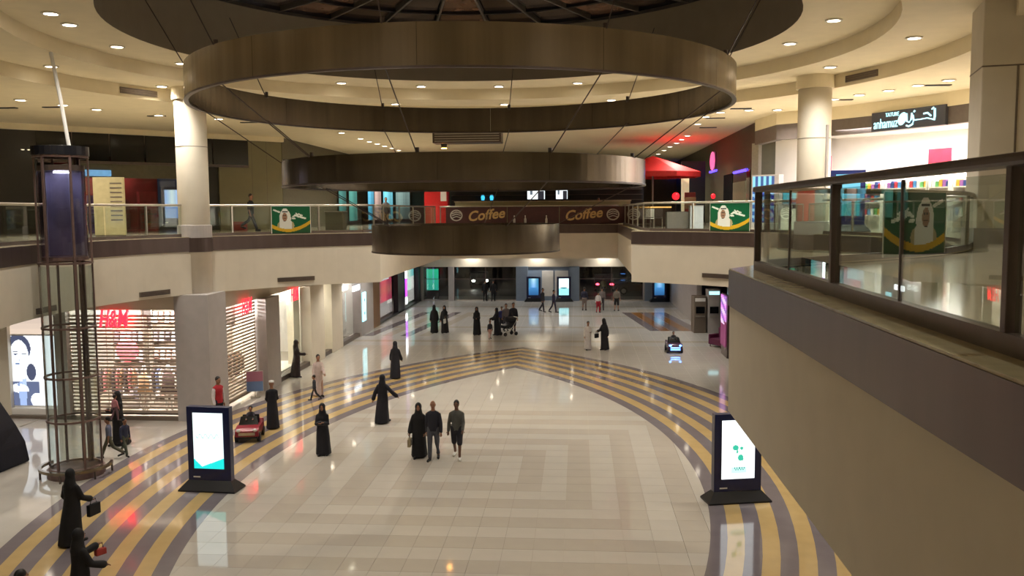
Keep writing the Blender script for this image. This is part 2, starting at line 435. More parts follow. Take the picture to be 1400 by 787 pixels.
# corridor side: x = -9.95; positions along y read from the photo
XB = -9.95
def yb(px, py=430): return on_x(px, py, XB).y
hd = [(30.6, 70.3)]
MB().box(XB - .15, XB, 30.6, 45.6, 3.75, ZB).build('header', M_WALL, wl)
MB().box(XB - .15, XB, 45.6, 56, 3.5, ZB).build('header', M_PIER, wl)
MB().box(XB - .15, XB, 56, 70.3, 3.6, ZB).build('header', M_DARK, wl)
def pier(px0, px1, m, nm='pier', dx=.35, z1=3.75, back=.15):
    y0, y1 = yb(px0), yb(px1)
    MB().box(XB - back, XB + dx, y0, y1, 0, z1).build(nm, m, wl)
pier(352, 371, M_PIER); pier(415, 434, M_WALL); pier(446, 461, M_WALL, dx=.3)
pier(486, 503, M_PIER, z1=3.5); pier(503.5, 514.5, M_WOOD, dx=.25, z1=3.5)
pier(541, 549.5, M_BLACK, dx=.2, z1=3.6); pier(570, 574.5, M_BLACK, dx=.2, z1=3.6)
for a, b2 in ((371, 415), (434, 446), (461, 486)):
    MB().box(XB - .02, XB + .25, yb(a), yb(b2), 0, .2).build('plinth', M_DARKMET, wl)
MB().box(XB - .02, XB + .2, yb(515), 70, 0, .12).build('plinth', M_BLACK, wl)
MB().box(-20.2, -20, 29.5, 44, 0, ZB).build('shop_wall', M_SHOPW, wl)
MB().box(-20, XB, 44.2, 44.4, 0, ZB).build('shop_wall', M_SHOPW, wl)
MB().box(-20, -10.2, 36.6, 36.8, 0, 3.2).build('shop_wall', M_SHOPW, wl)
MB().box(-13.6, -13.4, 44.4, 70.3, 0, ZB).build('shop_wall', M_SHOPW, wl)
MB().box(-13.4, XB - .16, 56.2, 56.4, 0, ZB).build('shop_wall', M_SHOPW, wl)
MB().box(-13.4, XB - .16, 49.8, 50.0, 0, ZB).build('shop_wall', M_SHOPW, wl)

wr = sroot('wall_right')
MB().box(10.2, 10.5, 54.5, 70.3, 0, ZB).build('plain_wall', M_PIER, wr)
MB().box(10.2, 10.5, 30, 54.5, 3.4, ZB).build('header', M_WALL, wr)
MB().box(11.7, 11.9, 34, 54.5, 0, ZB).build('dark_front', M_DKGLASS, wr)
for y in (36.5, 39.5, 42.2, 44.6, 47.6, 49.6):
    MB().box(11.3, 11.7, y, y + .45, 0, ZB).build('dark_post', M_DARKMET, wr)
MB().box(16, 16.2, -14, 34, 0, ZB).build('side_wall', M_WALL, wr)
MB().box(10.5, 16.2, 33.8, 34, 0, ZB).build('side_wall', M_WALL, wr)

# far wall with doors and glass, y = 70.3
YF = 70.3
wf = sroot('wall_back')
def xf(px): return on_y(px, 400, YF).x
MB().box(XB, 10.5, YF, YF + .4, 2.72, ZB).build('bulkhead', M_WALL, wf)
M_BLUEP = mat('blue_grey_panel', (134, 152, 176), .4, ns=2, na=.05)
for a, b2, m in ((574, 579.5, M_PIER), (614, 621, M_PIER), (706, 722, M_BLUEP), (778, 792, M_BLUEP), (881, 892, M_BLUEP)):
    MB().box(xf(a), xf(b2), YF - .35, YF + .3, 0, 2.75).build('pillar', m, wf)
MB().box(xf(722), xf(778), YF + .1, YF + .3, 0, 2.75).build('blue_panel', M_BLUEP, wf)
MB().box(xf(892), 10.5, YF + .1, YF + .3, 0, 2.75).build('dark_panel', M_DARK, wf)
MB().box(xf(879), xf(886), YF - .3, YF + .2, 0, 1.9).build('pillar', M_PIER, wf)
k = 0
for a, b2 in ((579.5, 614), (621, 664), (664, 706), (792, 836), (836, 881)):
    k += 1
    dr = sroot('window_%d' % (k + 1))
    x0, x1 = xf(a), xf(b2)
    MB().box(x0, x1, YF + .02, YF + .05, .08, 2.7).build('pane', M_GLASSS, dr)
    MB().box(x0, x1, YF, YF + .08, 0, .08).build('sill', M_STEEL2, dr)
    MB().box(x0, x1, YF, YF + .07, 1.72, 1.77).build('crossbar', M_DARKMET, dr)
    MB().box(x0 - .03, x0 + .03, YF - .01, YF + .08, 0, 2.7).build('mullion', M_DARKMET, dr)
for a, b2 in ((741, 756.5), (758.5, 777)):
    MB().box(xf(a), xf(b2), YF + .05, YF + .098, .35, 2.4).build('white_board', M_WHITE, wf)
struct(MB().box(-34, 34, 74, 110, -.3, -.05).build('floor_street', mat('asphalt', (60, 58, 54), .5, ns=10, na=.2, bump=.3)))
struct(MB().box(-34, 34, 92, 92.3, 0, 14).build('wall_street', M_DARK))

# ---- enclosing walls of the hall and upper walls
struct(MB().box(-34, 34, -14.2, -14, 0, ZC).build('wall_near', M_WALL))
struct(MB().box(-34.2, -34, -14, 74, 0, ZC).build('wall_west', M_WALLD))
struct(MB().box(34, 34.2, -14, 74, 0, ZC).build('wall_east', M_WALL))
struct(MB().box(-13, 13, 72.6, 72.8, ZF, ZC).build('wall_upper_back', mat('brown_wall', (92, 76, 56), .6)))
# ---- columns
def column(name, x, y, r, z0, z1, extra=None):
    e = sroot(name, (x, y, 0))
    MB().lathe([(r, z0), (r, z1)], 32).build('shaft', M_WALL, e, True)
    MB().lathe([(r + .004, ZC - 1.62), (r + .004, ZC - 1.6)], 32).build('joint', M_GRILLE, e)
    MB().lathe([(r + .05, ZF), (r + .05, ZF + .42), (r + .0, ZF + .44)], 32).build('base_collar', M_PIER, e)
    MB().lathe([(r + .06, ZF - .5), (r + .06, ZF - .01)], 32).build('band_collar', M_BAND, e)
    return e
cl = column('column_left', -10.55, 30.05, .53, ZB - .3, 11.52)
MB().lathe([(.6, ZC), (.6, 11.6)], 32).build('capital', M_CEIL, cl)
cr = column('column_right', 10.67, 29.9, .53, ZB - .3, 11.52)
MB().lathe([(.6, ZC), (.6, 11.6)], 32).build('capital', M_CEIL, cr)
MB().box(-.045, .045, -.58, -.5, 7.6, 9.9, Matrix.Rotation(.55, 4, 'Z')).build('conduit', M_PIER, cr)
cn = sroot('column_near', (12.15, 19.75, 0), math.radians(-14))
MB().box(-.72, .72, -.72, .72, 0, 11.5).build('shaft', M_WALL, cn, bevel=.03)
MB().box(-.77, .77, -.77, .77, ZF, ZF + .42).build('base_collar', M_PIER, cn)
MB().box(-.725, .725, -.725, .725, 10.1, 10.13).build('joint', M_GRILLE, cn)
MB().box(-.08, -.04, -.735, -.7, 6.8, 10.1).build('seam_strip', M_GRILLE, cn)

# ---- upper right shop, concentric with the hall
SR = 17.4
def arcA(px, py, R=SR): p = on_arc(px, py, CC[0], CC[1], R); return math.atan2(p.y - CC[1], p.x - CC[0])
aL = arcA(1062, 170) ; aR = math.radians(-6)
wu = sroot('wall_upper_right')
MB().arcband(CC, SR - .05, SR + .35, aR, aL, 10.62, ZC, 40).build('bulkhead', M_CEIL, wu)
MB().arcband(CC, SR, SR + .3, aR, aL, 10.02, 10.62, 40).build('header_band', mat('taupe_band', (112, 102, 98), .5, .2), wu)
MB().arcband(CC, SR + 5.6, SR + 5.8, aR, aL + .12, ZF, 10.4, 40).build('shop_back_wall', M_SHOPW, wu)
MB().arcband(CC, SR + .3, SR + 5.7, aR, aL, 10.35, 10.42, 40).build('shop_ceiling', M_SHOPW, wu)
pc = (CC[0] + SR * math.cos(aL), CC[1] + SR * math.sin(aL))
def rotz(a): return Matrix.Rotation(a, 4, 'Z')
# angled return at the shop's left corner, then the corridor wall
q0 = on_arc(1032, 190, CC[0], CC[1], SR + 2.2); q0 = (q0.x, q0.y)
def wallseg(p, q, z0, z1, th, m, nm, par):
    d = Vector((q[0] - p[0], q[1] - p[1])); L = d.length; a = math.atan2(d.y, d.x)
    o = MB().box(0, L, 0, th, z0, z1).build(nm, m, par); o.location = (p[0], p[1], 0); o.rotation_euler = (0, 0, a); return o
wallseg(q0, pc, 10.02, 10.62, .3, MATS['taupe_band'], 'header_band', wu)
wallseg(q0, pc, 10.62, ZC, .3, M_CEIL, 'bulkhead', wu)
wallseg((q0[0] - .1, q0[1] + .1), (q0[0] + .15, q0[1] - .1), ZF, 10.1, .3, M_STEEL2, 'glass_post', wu)
wallseg((q0[0] + .3, q0[1] + .8), (pc[0] + 1.6, pc[1] + 2.6), ZF, 10.35, .2, M_SHOPW, 'side_panel', wu)
MB().box(q0[0] + .2, 13.4, q0[1] + .3, 73, ZF, ZC).build('corridor_wall', mat('olive_wall', (72, 68, 48), .6), wu)
XR = q0[0] + .2
# ---- upper left line of shops (diagonal), then the corridor wall
UA, UB = Vector((-30, 28.1, 0)), Vector((-12.55, 45.4, 0)); ud = (UB - UA).normalized(); un = Vector((ud.y, -ud.x, 0))
def up(px, py=250): return on_plane(px, py, UA, un)
def us(px, py=250): return (up(px, py) - UA).dot(ud)
def uz(px, py): return up(px, py).z
wul = sroot('wall_upper_left', UA, math.atan2(ud.y, ud.x))
UL = (UB - UA).length
def upanel(px0, px1, z0, z1, m, nm, y0=0, y1=.2):
    return MB().box(us(px0), us(px1), y0, y1, z0, z1).build(nm, m, wul)
MB().box(0, UL, -.25, .2, 10.85, ZC).build('bulkhead', M_CEIL, wul)
upanel(-60, 52, ZF, 10.85, mat('dark_brown_front', (40, 35, 28), .4), 'dark_front')
zt, zm = 10.85, uz(200, 222)
for i, (a, b2) in enumerate(((52, 100), (101.5, 151), (152.5, 199), (200.5, 243), (245, 291), (292.5, 340))):
    upanel(a, b2, zm, zt, M_DKGLASS, 'dark_window', -.05, .1)
upanel(52, 340, zm - .12, zm, M_DARKMET, 'window_sill', -.1, .2)
upanel(100, 246, zm - .75, zm - .12, mat('olive_header', (96, 92, 72), .55), 'shop_header', -.02, .2)
upanel(283, 300, ZF, zm - .12, mat('dark_recess', (46, 46, 40), .6), 'dark_recess', .1, .3)
upanel(300, 386, ZF, zm - .12, M_WALLD, 'beige_wall', 0, .2)
upanel(340, 386, zm - .12, zt, M_WALLD, 'beige_wall', 0, .2)
for p in (345, 365): upanel(p, p + .4, ZF, zt, M_GRILLE, 'joint', -.005, .1)
upanel(100, 108, ZF, zm - .7, M_PIER, 'jamb', -.05, .2)
MB().box(us(100), us(246), 3.2, 3.4, ZF, 10).build('shop_back_wall', mat('maroon_wall', (128, 34, 36), .6, ns=1.2, na=.4), wul)
MB().box(us(100), us(246), .2, 3.4, 9.4, 9.5).build('shop_ceiling', M_SHOPW, wul)
MB().box(us(108), us(240), .05, .08, ZF + .1, zm - .75).build('shop_glass', M_GLASSS, wul)
MB().box(-12.75, -12.55, 45.4, 73, ZF, ZC).build('corridor_wall', mat('grey_green_wall', (96, 92, 76), .6), struct(sroot('wall_corridor_left')))

# ---- lamps in the ceilings (every lens really shines)
def lamp_proto(r, m=M_LENS):
    t = thing('downlight', 'x', 'downlight')
    MB().arcband((0, 0), r * .92, r * 1.25, 0, 2 * PI, -.035, .0, 20).build('trim_ring', M_TRIM, t)
    MB().lathe([(r * .92, -.02), (r * .92, -.012)], 16).build('lens', m, t.children[0])
    if r > .1:
        key = 'bulb_%s' % r
        l = bpy.data.lights.get(key) or bpy.data.lights.new(key, 'SPOT')
        l.energy = BULB * (1.0 if r > .15 else .55); l.color = WARM; l.spot_size = math.radians(135); l.spot_blend = 1.0; l.shadow_soft_size = .1
        o = bpy.data.objects.new('bulb', l); COL.objects.link(o); o.parent = t; o.location = (0, 0, -.06)
    return t
LP = {}
ORD = ['first', 'second', 'third', 'fourth', 'fifth', 'sixth', 'seventh', 'eighth', 'ninth', 'tenth']
def lamps(pts, z, r, what, group):
    for i, (px, py) in enumerate(sorted(pts)):
        p = on_z(px, py, z); d = Vector((p.x - CC[0], p.y - CC[1], 0)); mx_ = {Z_A: 10.1, Z_B: 12.35}.get(z, 99)
        if d.length > mx_: d *= mx_ / d.length; p.x, p.y = CC[0] + d.x, CC[1] + d.y
        lamp(p, r, 'round white downlight, %s from the left %s' % (ORD[i], what), group)
def lamp(p, r, label, group, m=M_LENS):
    k = (r, m.name)
    if k not in LP:
        t = LP[k] = lamp_proto(r, m); t.location = p; t['label'] = label; t['group'] = group; return t
    return dup(LP[k], p, 0, label, group)
lamps(((95, 33), (160, 63), (248, 86), (464, 114), (574, 120), (684, 120), (790, 113), (895, 101), (1080, 59), (1140, 27)), Z_A, .17, 'in the innermost ceiling ring', 'downlights of the inner ceiling ring')
for a in (200, 232, 264, 296, 328):
    a = math.radians(a); lamp((CC[0] + 9.8 * math.cos(a), CC[1] + 9.8 * math.sin(a), Z_A), .17, 'round white downlight of the inner ceiling ring, above the viewer', 'downlights above the viewer')
lamps(((70, 90), (217, 118), (377, 136), (537, 145), (692, 145), (838, 137), (1135, 91), (1250, 51)), Z_B, .17, 'in the middle ceiling ring', 'downlights of the middle ceiling ring')
lamps(((28, 136), (86, 143), (132, 149), (217, 157), (299, 162)), ZC, .17, 'in the outer ceiling over the left gallery', 'downlights over the left gallery')
lamps(((985, 153), (1024, 150), (1063, 149.5), (1140, 135), (1175, 129), (1215, 123), (1255, 116), (1297, 109)), ZC, .17, 'of eight leading to the white shop', 'downlights over the right gallery')
lamps(((467, 181), (493, 189), (505, 193), (516, 196), (526, 199), (536, 202), (545, 205)), ZC, .16, 'of the row above the left upper corridor', 'downlight row over the left corridor')
lamps(((900, 210), (908, 205), (916, 200), (925, 195), (932, 190), (940, 185), (954, 169), (965, 159)), ZC, .16, 'of the row above the red parasol', 'downlight row over the right corridor')
# unseen downlights added for fill behind the camera and above both near galleries
for x in (-20, -13, -7, 9, 14, 20):
    for y in (-8, -1, 6): lamp((x, y, ZC), .17, 'unseen fill downlight added in the outer ceiling behind the viewer', 'added fill downlights behind the viewer')
for x, y in ((-20, 12), (18, 14), (21, 21)):
    lamp((x, y, ZC), .17, 'unseen fill downlight added in the outer ceiling far beside the hall', 'added fill downlights beside the hall')
# lamps under the gallery slab, over the ground floor
for x in (-8.3, 8.2):
    for y in (38.5, 42.5, 46.5, 50.5):
        lamp((x, y, ZB), .12, 'round downlight under the gallery slab along the ground-floor corridor', 'downlights under the galleries')
for x in (-7.5, -2.5, 2.5, 7.5):
    for y in (54, 58.5, 63):
        lamp((x, y, ZB), .12, 'round downlight under the gallery slab along the ground-floor corridor', 'downlights under the galleries')
for px in (646, 735, 826):
    lamp((xf(px), YF - .55, ZB), .12, 'wall-washing downlight above the far entrance doors', 'wall washers at the entrance')
for x, y in ((-14, 26), (-17.5, 26), (-13.2, 19), (-17, 19), (13, 24), (13.2, 30), (12.8, 17), (-8, 8), (8, 8), (-8, 0), (8, 0)):
    lamp((x, y, ZB), .13, 'round downlight under the near gallery slab out of view', 'downlights under the near galleries')

# ---- grilles and slots
def grille(nm, p, wd, ht, rz, label, group=None, flat=False):
    t = thing(nm, label, 'vent', p, rz, group)
    MB().box(-wd / 2, wd / 2, -.03, .01, -ht / 2, ht / 2).build('frame', M_GRILLE, t)
    for k in range(3):
        z = -ht / 2 + ht * (k + .5) / 3
        MB().box(-wd / 2 + .03, wd / 2 - .03, -.045, -.03, z - .012, z + .012).build('slat', M_DARKMET, t)
    return t
for px, py, z, lab in ((190, 131, None, 'long grey air grille in the ceiling step at left above the round column'), (1178, 99, None, 'long grey air grille in the ceiling step at right above the round column'), (1290, 300, 0, None)):
    if lab is None: continue
    p = on_arc(px, py, CC[0], CC[1], RB - .03); a = math.atan2(p.y - CC[1], p.x - CC[0])
    grille('air_grille', (p.x, p.y, (ZC + Z_B) / 2), 1.45, .2, a - PI / 2, lab)
def on_path(px, py, path):
    best = None
    d = ray(px, py); 
    for a, b2 in zip(path, path[1:]):
        e = Vector((b2[0] - a[0], b2[1] - a[1], 0)); nrm = Vector((e.y, -e.x, 0))
        if abs(d.dot(nrm)) < 1e-9: continue
        t = (Vector((a[0], a[1], 0)) - CAM).dot(nrm) / d.dot(nrm)
        if t <= 0: continue
        p = CAM + d * t; s = (p - Vector((a[0], a[1], 0))).dot(e) / e.length_squared
        if 0 <= s <= 1 and p.y > 14 and (best is None or t > best[0]): best = (t, p, math.atan2(e.y, e.x))
    return best
for px, py, wd, lab in ((60, 423, 1.0, 'narrow air grille low on the left gallery face behind the lift'), (210, 400.5, 1.3, 'grey air grille low on the left gallery face beside the column'),
                    (404, 381, 1.5, 'grey air grille low on the gallery face where the left corridor begins'), (982, 377, 1.3, 'grey air grille low on the right gallery face by the dark corner')):
    t, p, a = on_path(px, py, FULL)
    nx, ny = math.sin(a), -math.cos(a)   # away from the void
    grille('air_grille', (p.x - nx * .06, p.y - ny * .06, p.z), wd, .16, a + PI, lab)
for px, py in ((10, 147), (72, 146), (214, 158), (340, 167)):
    t = tag(MB().box(-.35, .35, -.1, .1, -.03, 0).build('ceiling_slot', M_BLACK), 'short black air slot in the outer ceiling over the left gallery', 'vent', 'black slots over the left gallery'); t.location = on_z(px, py, ZC)
for px, py in ((1013, 148), (1150, 136), (1282, 116), (978, 161), (968, 174)):
    t = tag(MB().box(-.4, .4, -.1, .1, -.03, 0).build('ceiling_slot', M_BLACK), 'short black air slot in the outer ceiling over the right gallery', 'vent', 'black slots over the right gallery'); t.location = on_z(px, py, ZC)

# ---- three hanging steel rings
def ring(nm, R, z0, z1, label, rc):
    t = thing(nm, label, 'hanging ring', (CC[0] + .18, CC[1], 0))
    N = 12
    for k in range(N):
        MB().arcband((0, 0), R - .06, R, 2 * PI * k / N + .0006, 2 * PI * (k + 1) / N - .0006, z0, z1, 12).build('band_segment', M_STEEL, t, False)
    for o in t.children:
        for p in o.data.polygons: p.use_smooth = False
    MB().arcband((0, 0), R - .09, R + .015, 0, 2 * PI, z0 - .02, z0 + .02, 96).build('lower_lip', M_DARKMET, t)
    return t
r1 = ring('hanging_ring', 7.05, 9.92, 10.75, 'largest brushed steel ring, uppermost, hung under the dark ceiling well', 7)
r2 = ring('hanging_ring', 4.8, 7.85, 8.48, 'middle brushed steel ring hung below the largest ring', 5)
r3 = ring('hanging_ring', 2.53, 6.14, 6.85, 'smallest brushed steel ring, lowest, in front of the coffee counter', 3)
NC = 10
for k in range(NC):
    a = 2 * PI * (k + .35) / NC; c, s = math.cos(a), math.sin(a)
    MB().tube([(8.4 * c, 8.4 * s, 13.2), (7.02 * c, 7.02 * s, 10.7)], .014, 6).build('cable', M_DARKMET, r1)
    MB().lathe([(.05, 10.68), (.05, 10.85)], 8, (6.99 * c, 6.99 * s)).build('clamp', M_DARKMET, r1)
    MB().tube([(6.98 * c, 6.98 * s, 10.0), (4.77 * c, 4.77 * s, 8.45)], .014, 6).build('cable', M_DARKMET, r2)
    MB().lathe([(.045, 8.42), (.045, 8.58)], 8, (4.74 * c, 4.74 * s)).build('clamp', M_DARKMET, r2)
    if k % 2 == 0: MB().tube([(4.73 * c, 4.73 * s, 7.9), (2.5 * c, 2.5 * s, 6.82)], .012, 6).build('cable', M_DARKMET, r3)

# ---- glass balustrades
def railing(nm, path, label, dark, step=1.75, h=1.12):
    """path: points, void to its left"""
    t = thing(nm, label, 'railing')
    pts = [Vector((p[0], p[1], 0)) for p in offset(path, -.28)]
    # resample
    cum = [0]
    for a, b2 in zip(pts, pts[1:]): cum.append(cum[-1] + (b2 - a).length)
    L = cum[-1]; n = max(1, round(L / step)); S = []
    def at(s):
        for i in range(len(pts) - 1):
            if s <= cum[i + 1] + 1e-9: return pts[i].lerp(pts[i + 1], (s - cum[i]) / max(1e-9, cum[i + 1] - cum[i]))
        return pts[-1]
    S = [at(L * k / n) for k in range(n + 1)]
    mr, mp = (M_DARKMET, M_DARKMET) if dark else (M_STEEL2, M_STEEL2)
    for k in range(n):
        a, b2 = S[k], S[k + 1]; d = b2 - a; ang = math.atan2(d.y, d.x)
        o = MB().box(.03, d.length - .03, -.006, .006, ZF + .12, ZF + h - .06).build('glass_panel', M_GLASS, t); o.location = a; o.rotation_euler = (0, 0, ang)
        o = MB().box(0, d.length, -.035, .035, ZF + .03, ZF + .13).build('base_channel', M_DARKMET, t); o.location = a; o.rotation_euler = (0, 0, ang)
    for k in range(0, n + 1, 2):
        if dark: o = MB().box(-.05, .05, -.05, .05, ZF + .03, ZF + h).build('post', mp, t)
        else: o = MB().box(-.03, .03, -.03, .03, ZF + .03, ZF + h).build('post', mp, t)
        o.location = S[k]
        if k < n: o.rotation_euler = (0, 0, math.atan2(*(S[k + 1] - S[k]).yx))
    P = [(p.x, p.y, ZF + h) for p in S]
    MB().tube(P, .055 if dark else .042, 10).build('handrail', mr, t, True)
    return t
near = [(5.05, -8.5), (5.05, -5.1), (5.05, -1.7), (5.05, 1.7), (5.05, 5.1), (5.05, 8.5), (5.05, 11.95), (5.05, 13.1)]
def nearrail():
    t = thing('glass_railing', 'dark-framed glass balustrade on the near right gallery edge, largest in view', 'railing', (5.33, 0, ZF))
    H = 1.11
    ys = [-8.6, -5.17, -1.75, 1.68, 5.1, 8.52, 12.1]
    for a, b2 in zip(ys, ys[1:]):
        m = (a + b2) / 2
        for c, d in ((a + .06, m - .01), (m + .01, b2 - .06)):
            MB().box(-.006, .006, c, d, .14, H - .07).build('glass_panel', M_GLASS, t)
        MB().box(-.012, .012, m - .012, m + .012, .12, H - .05).build('glass_joint', M_DARKMET, t)
    for y in ys: MB().box(-.045, .045, y - .035, y + .035, .02, H).build('post', M_DARKMET, t, bevel=.008)
    MB().box(-.075, .075, ys[0], ys[-1] + .05, H - .035, H + .04).build('handrail', M_DARKMET, t, bevel=.025)
    MB().box(-.05, .05, ys[0], ys[-1], .02, .15).build('base_channel', M_DARKMET, t)
    return t
nearrail()
iR = [i for i, p in enumerate(OR_) if p[1] >= 13.0]
arcR = OR_[iR[0]:-2]; arcR = [p for p in arcR]
railing('glass_railing', [(5.4, 13.0)] + arcR[1:], 'curved glass balustrade round the right gallery beyond the near railing', False)
railing('glass_railing', OR_[-3:], 'straight glass balustrade on the right side of the far opening', False)
railing('glass_railing', [(5.3, 52), (2.65, 52), (0, 52), (-2.65, 52), (-5.3, 52)], 'glass balustrade across the far bridge, behind the coffee banners', False)
railing('glass_railing', OL_[0:3], 'straight glass balustrade on the left side of the far opening', False)
railing('glass_railing', OL_[2:-3], 'curved glass balustrade round the left gallery behind the lift', False)

# ---- lift
lf = thing('panorama_lift', 'slim round glass lift shaft with dark frame standing before the left gallery', 'lift', (-11.0, 22.9, 0))
LR = .66
for k in range(6):
    a = 2 * PI * k / 6 + .35; c, s = math.cos(a), math.sin(a)
    MB().box(-.022, .022, -.03, .03, .2, 8.95, Matrix.Translation((LR * c, LR * s, 0)) @ rotz(a)).build('upright', M_LIFT, lf)
for z in (.22, 1.55, 2.75, 4.1, 5.85, 8.7): MB().arcband((0, 0), LR - .03, LR + .03, 0, 2 * PI, z, z + .05, 32).build('hoop', M_LIFT, lf)
MB().box(.02, .09, LR - .1, LR - .02, .1, 8.9).build('guide_mast', M_LIFT, lf)
MB().box(-.14, -.07, LR - .1, LR - .02, .1, 8.9).build('guide_rail', M_LIFT, lf)
for k in range(6):
    a0, a1 = 2 * PI * k / 6 + .4, 2 * PI * (k + 1) / 6 + .3
    MB().arcband((0, 0), LR - .008, LR + .002, a0, a1, .3, 5.8, 5).build('shaft_glass', M_GLASSS, lf)
cab = MB().lathe([(LR - .08, 5.95), (LR - .08, 6.05)], 28).build('cabin_floor', M_LIFT, lf)
for k in range(6):
    a0, a1 = 2 * PI * k / 6 + .4, 2 * PI * (k + 1) / 6 + .3
    MB().arcband((0, 0), LR - .09, LR - .07, a0, a1, 6.05, 8.35, 5).build('cabin_glass', M_GLASSD, lf)
MB().lathe([(LR - .08, 8.35), (LR - .08, 8.5)], 28).build('cabin_roof', M_DARKMET, lf)
MB().lathe([(LR + .05, 8.76), (LR + .05, 9.0), (LR - .2, 9.02)], 28).build('head_cap', M_BLACK, lf)
MB().arcband((0, 0), LR - .15, LR - .11, .15, PI - .15, 6.06, 8.34, 16).build('added_cabin_back', mat('violet_grey_panel', (150, 146, 172), .3, .2), lf)  # pale back panel added to brighten the cabin
MB().lathe([(.2, 8.3), (.2, 8.33)], 16).build('cabin_fill_lamp', mat('cabin_fill_glow', (220, 228, 255), .4, emit=9), lf)  # lamp added to lift the dark cabin interior
MB().tube([(.2, .1, 9.0), (.05, .05, 10.3), (-.12, 0, 11.5)], .05, 8).build('power_conduit', M_WHITE, lf)
gr = MB().arcband((0, 0), LR + .2, LR + .28, PI * .9, PI * 2.15, .22, .3, 28).build('guard_rail', M_STEEL, lf)
for k in range(5):
    a = PI * (.9 + 1.25 * k / 4); MB().tube([((LR + .24) * math.cos(a), (LR + .24) * math.sin(a), 0), ((LR + .24) * math.cos(a), (LR + .24) * math.sin(a), .24)], .03, 8).build('guard_foot', M_DARKMET, lf)
MB().lathe([(LR + .08, 0), (LR + .08, .2)], 28).build('base', M_LIFT, lf)

# ---- advertising totems with screens
def scr_wave(u, v):
    t = abs(u - .27) / (.27 if u < .27 else .73) * (.14 if u < .27 else .16) + .035
    if v < t: return (20, 205, 200)
    if .52 < v < .64 and .08 < u < .85 and abs(v - .585 - .035 * math.sin(u * 34)) < .008: return (150, 200, 190)
    return (228, 246, 246)
def scr_plant(u, v):
    for cx, cy, rx, ry in ((.42, .53, .09, .045), (.6, .52, .045, .03), (.47, .46, .03, .03), (.57, .36, .08, .055), (.62, .34, .04, .03)):
        if ((u - cx) / rx) ** 2 + ((v - cy) / ry) ** 2 < 1: return (60, 196, 158) if (u * 40 + v * 30) % 2 < 1 else (38, 150, 130)
    if .14 < v < .2 and .38 < u < .7: return (70, 150, 140) if math.sin(u * 90) * math.cos(v * 120) > 0 else (190, 236, 228)
    if .1 < v < .2 and .3 < u < .75: return (190, 240, 235)
    return (250, 255, 255)
def scr_sky(u, v):
    g = math.exp(-((u - .5) / .3) ** 2)
    if v > .45: return (60 + 130 * g * v, 130 + 100 * g * v, 170 + 70 * g)
    return (40 + 60 * v, 90 + 100 * v, 140 + 120 * v)
def scr_boat(u, v):
    if .38 < v < .48 and .15 < u < .8 and abs(v - .43) < .04 * math.cos((u - .5) * 3.5): return (40, 110, 120)
    if v < .4: return (120, 225, 235) if (v * 60 + math.sin(u * 20)) % 2 < 1.3 else (190, 245, 250)
    return (225, 250, 255)
def scr_blue(u, v): return (90, 130, 190) if v < .4 else (130 + 80 * (1 - abs(u - .5) * 2), 165 + 60 * (1 - abs(u - .5) * 2), 220)
def scr_cyan(u, v): return (60, 190, 200) if v < .2 + .2 * u else (110, 205, 235)
def totem(label, p, rz, W, H, fn, sc, ix=.15, izb=.26, izt=.07, group=None):
    t = thing('advertising_totem', label, 'totem', p, rz, group)
    MB().box(-W / 2, W / 2, -.1, .1, .06, H).build('casing', M_NAVY, t, bevel=.015)
    e = .16 * W
    MB().loft([[(-W / 2 - e, -.32, 0), (W / 2 + e, -.32, 0), (W / 2 + e, .32, 0), (-W / 2 - e, .32, 0)], [(-W / 2 - e, -.32, .04), (W / 2 + e, -.32, .04), (W / 2 + e, .32, .04), (-W / 2 - e, .32, .04)],
               [(-W / 2, -.115, .26), (W / 2, -.115, .26), (W / 2, .115, .26), (-W / 2, .115, .26)]]).build('base', M_BLACK, t)
    x0, x1, z0, z1 = -W / 2 + ix * W, W / 2 - ix * W, H * izb, H * (1 - izt)
    panel_print('screen', x1 - x0, z1 - z0, 60, 90, fn, sc, t, (0, -.112, z0))
    MB().box(x0 - .02, x0, -.113, -.1, z0 - .02, z1 + .02).build('bezel', M_BLACK, t)
    MB().box(-W / 2 + .12 * W, -W / 2 + .28 * W, -.106, -.1, H * .15, H * .165).build('badge', M_WHITE, t)
    return t
p = on_z(290, 668, 0); sc_ = 1.0
totem('black advertising totem showing white and turquoise screen, nearest on the left', (p.x, p.y, 0), math.radians(-4), 1.18, 2.2, scr_wave, M_SCREEN)
p = on_z(1006, 683, 0)
totem('black advertising totem with green plant on white screen, beside near right wall', (p.x, p.y, 0), math.radians(12), 1.22, 2.2, scr_plant, M_SCREEN)
for px, py, fn, m, lab in ((730, 411, scr_sky, M_LITE, 'black totem with dim blue sky screen by the far doors, left of a pair'), (771, 411, scr_boat, M_SCREEN, 'black totem with bright white and aqua screen by the far doors, right of a pair'),
                      (905, 410.5, scr_sky, M_LITE, 'black totem with blue screen in the far right corner beside the cash machines')):
    p = on_z(px, py, 0); totem(lab, (min(p.x, 9.3), min(p.y, YF - .8), 0), math.radians(4), 1.12, 1.98, fn, m)
p = on_z(237, 313, ZF); totem('black totem with pale blue screen on the left gallery by the round column', (p.x, p.y, ZF), math.radians(20), 1.05, 2.25, scr_blue, M_LITE)
p = on_arc(1158, 290, CC[0], CC[1], SR - 1.3); totem('black totem with cyan screen on the right gallery before the white shop', (p.x, p.y, ZF), math.radians(-10), 1.2, 2.25, scr_cyan, M_LITE)
p = on_z(441, 308, ZF); totem('black totem with glowing white blue screen at the start of the left upper corridor', (p.x, p.y, ZF), math.radians(12), 1.05, 2.3, scr_sky, M_SCREEN)
p = on_z(152, 323, ZF)
t = thing('directory_board', 'pale yellow directory board with dark lines on the left gallery behind the lift', 'sign', (p.x, p.y, ZF), math.radians(15))
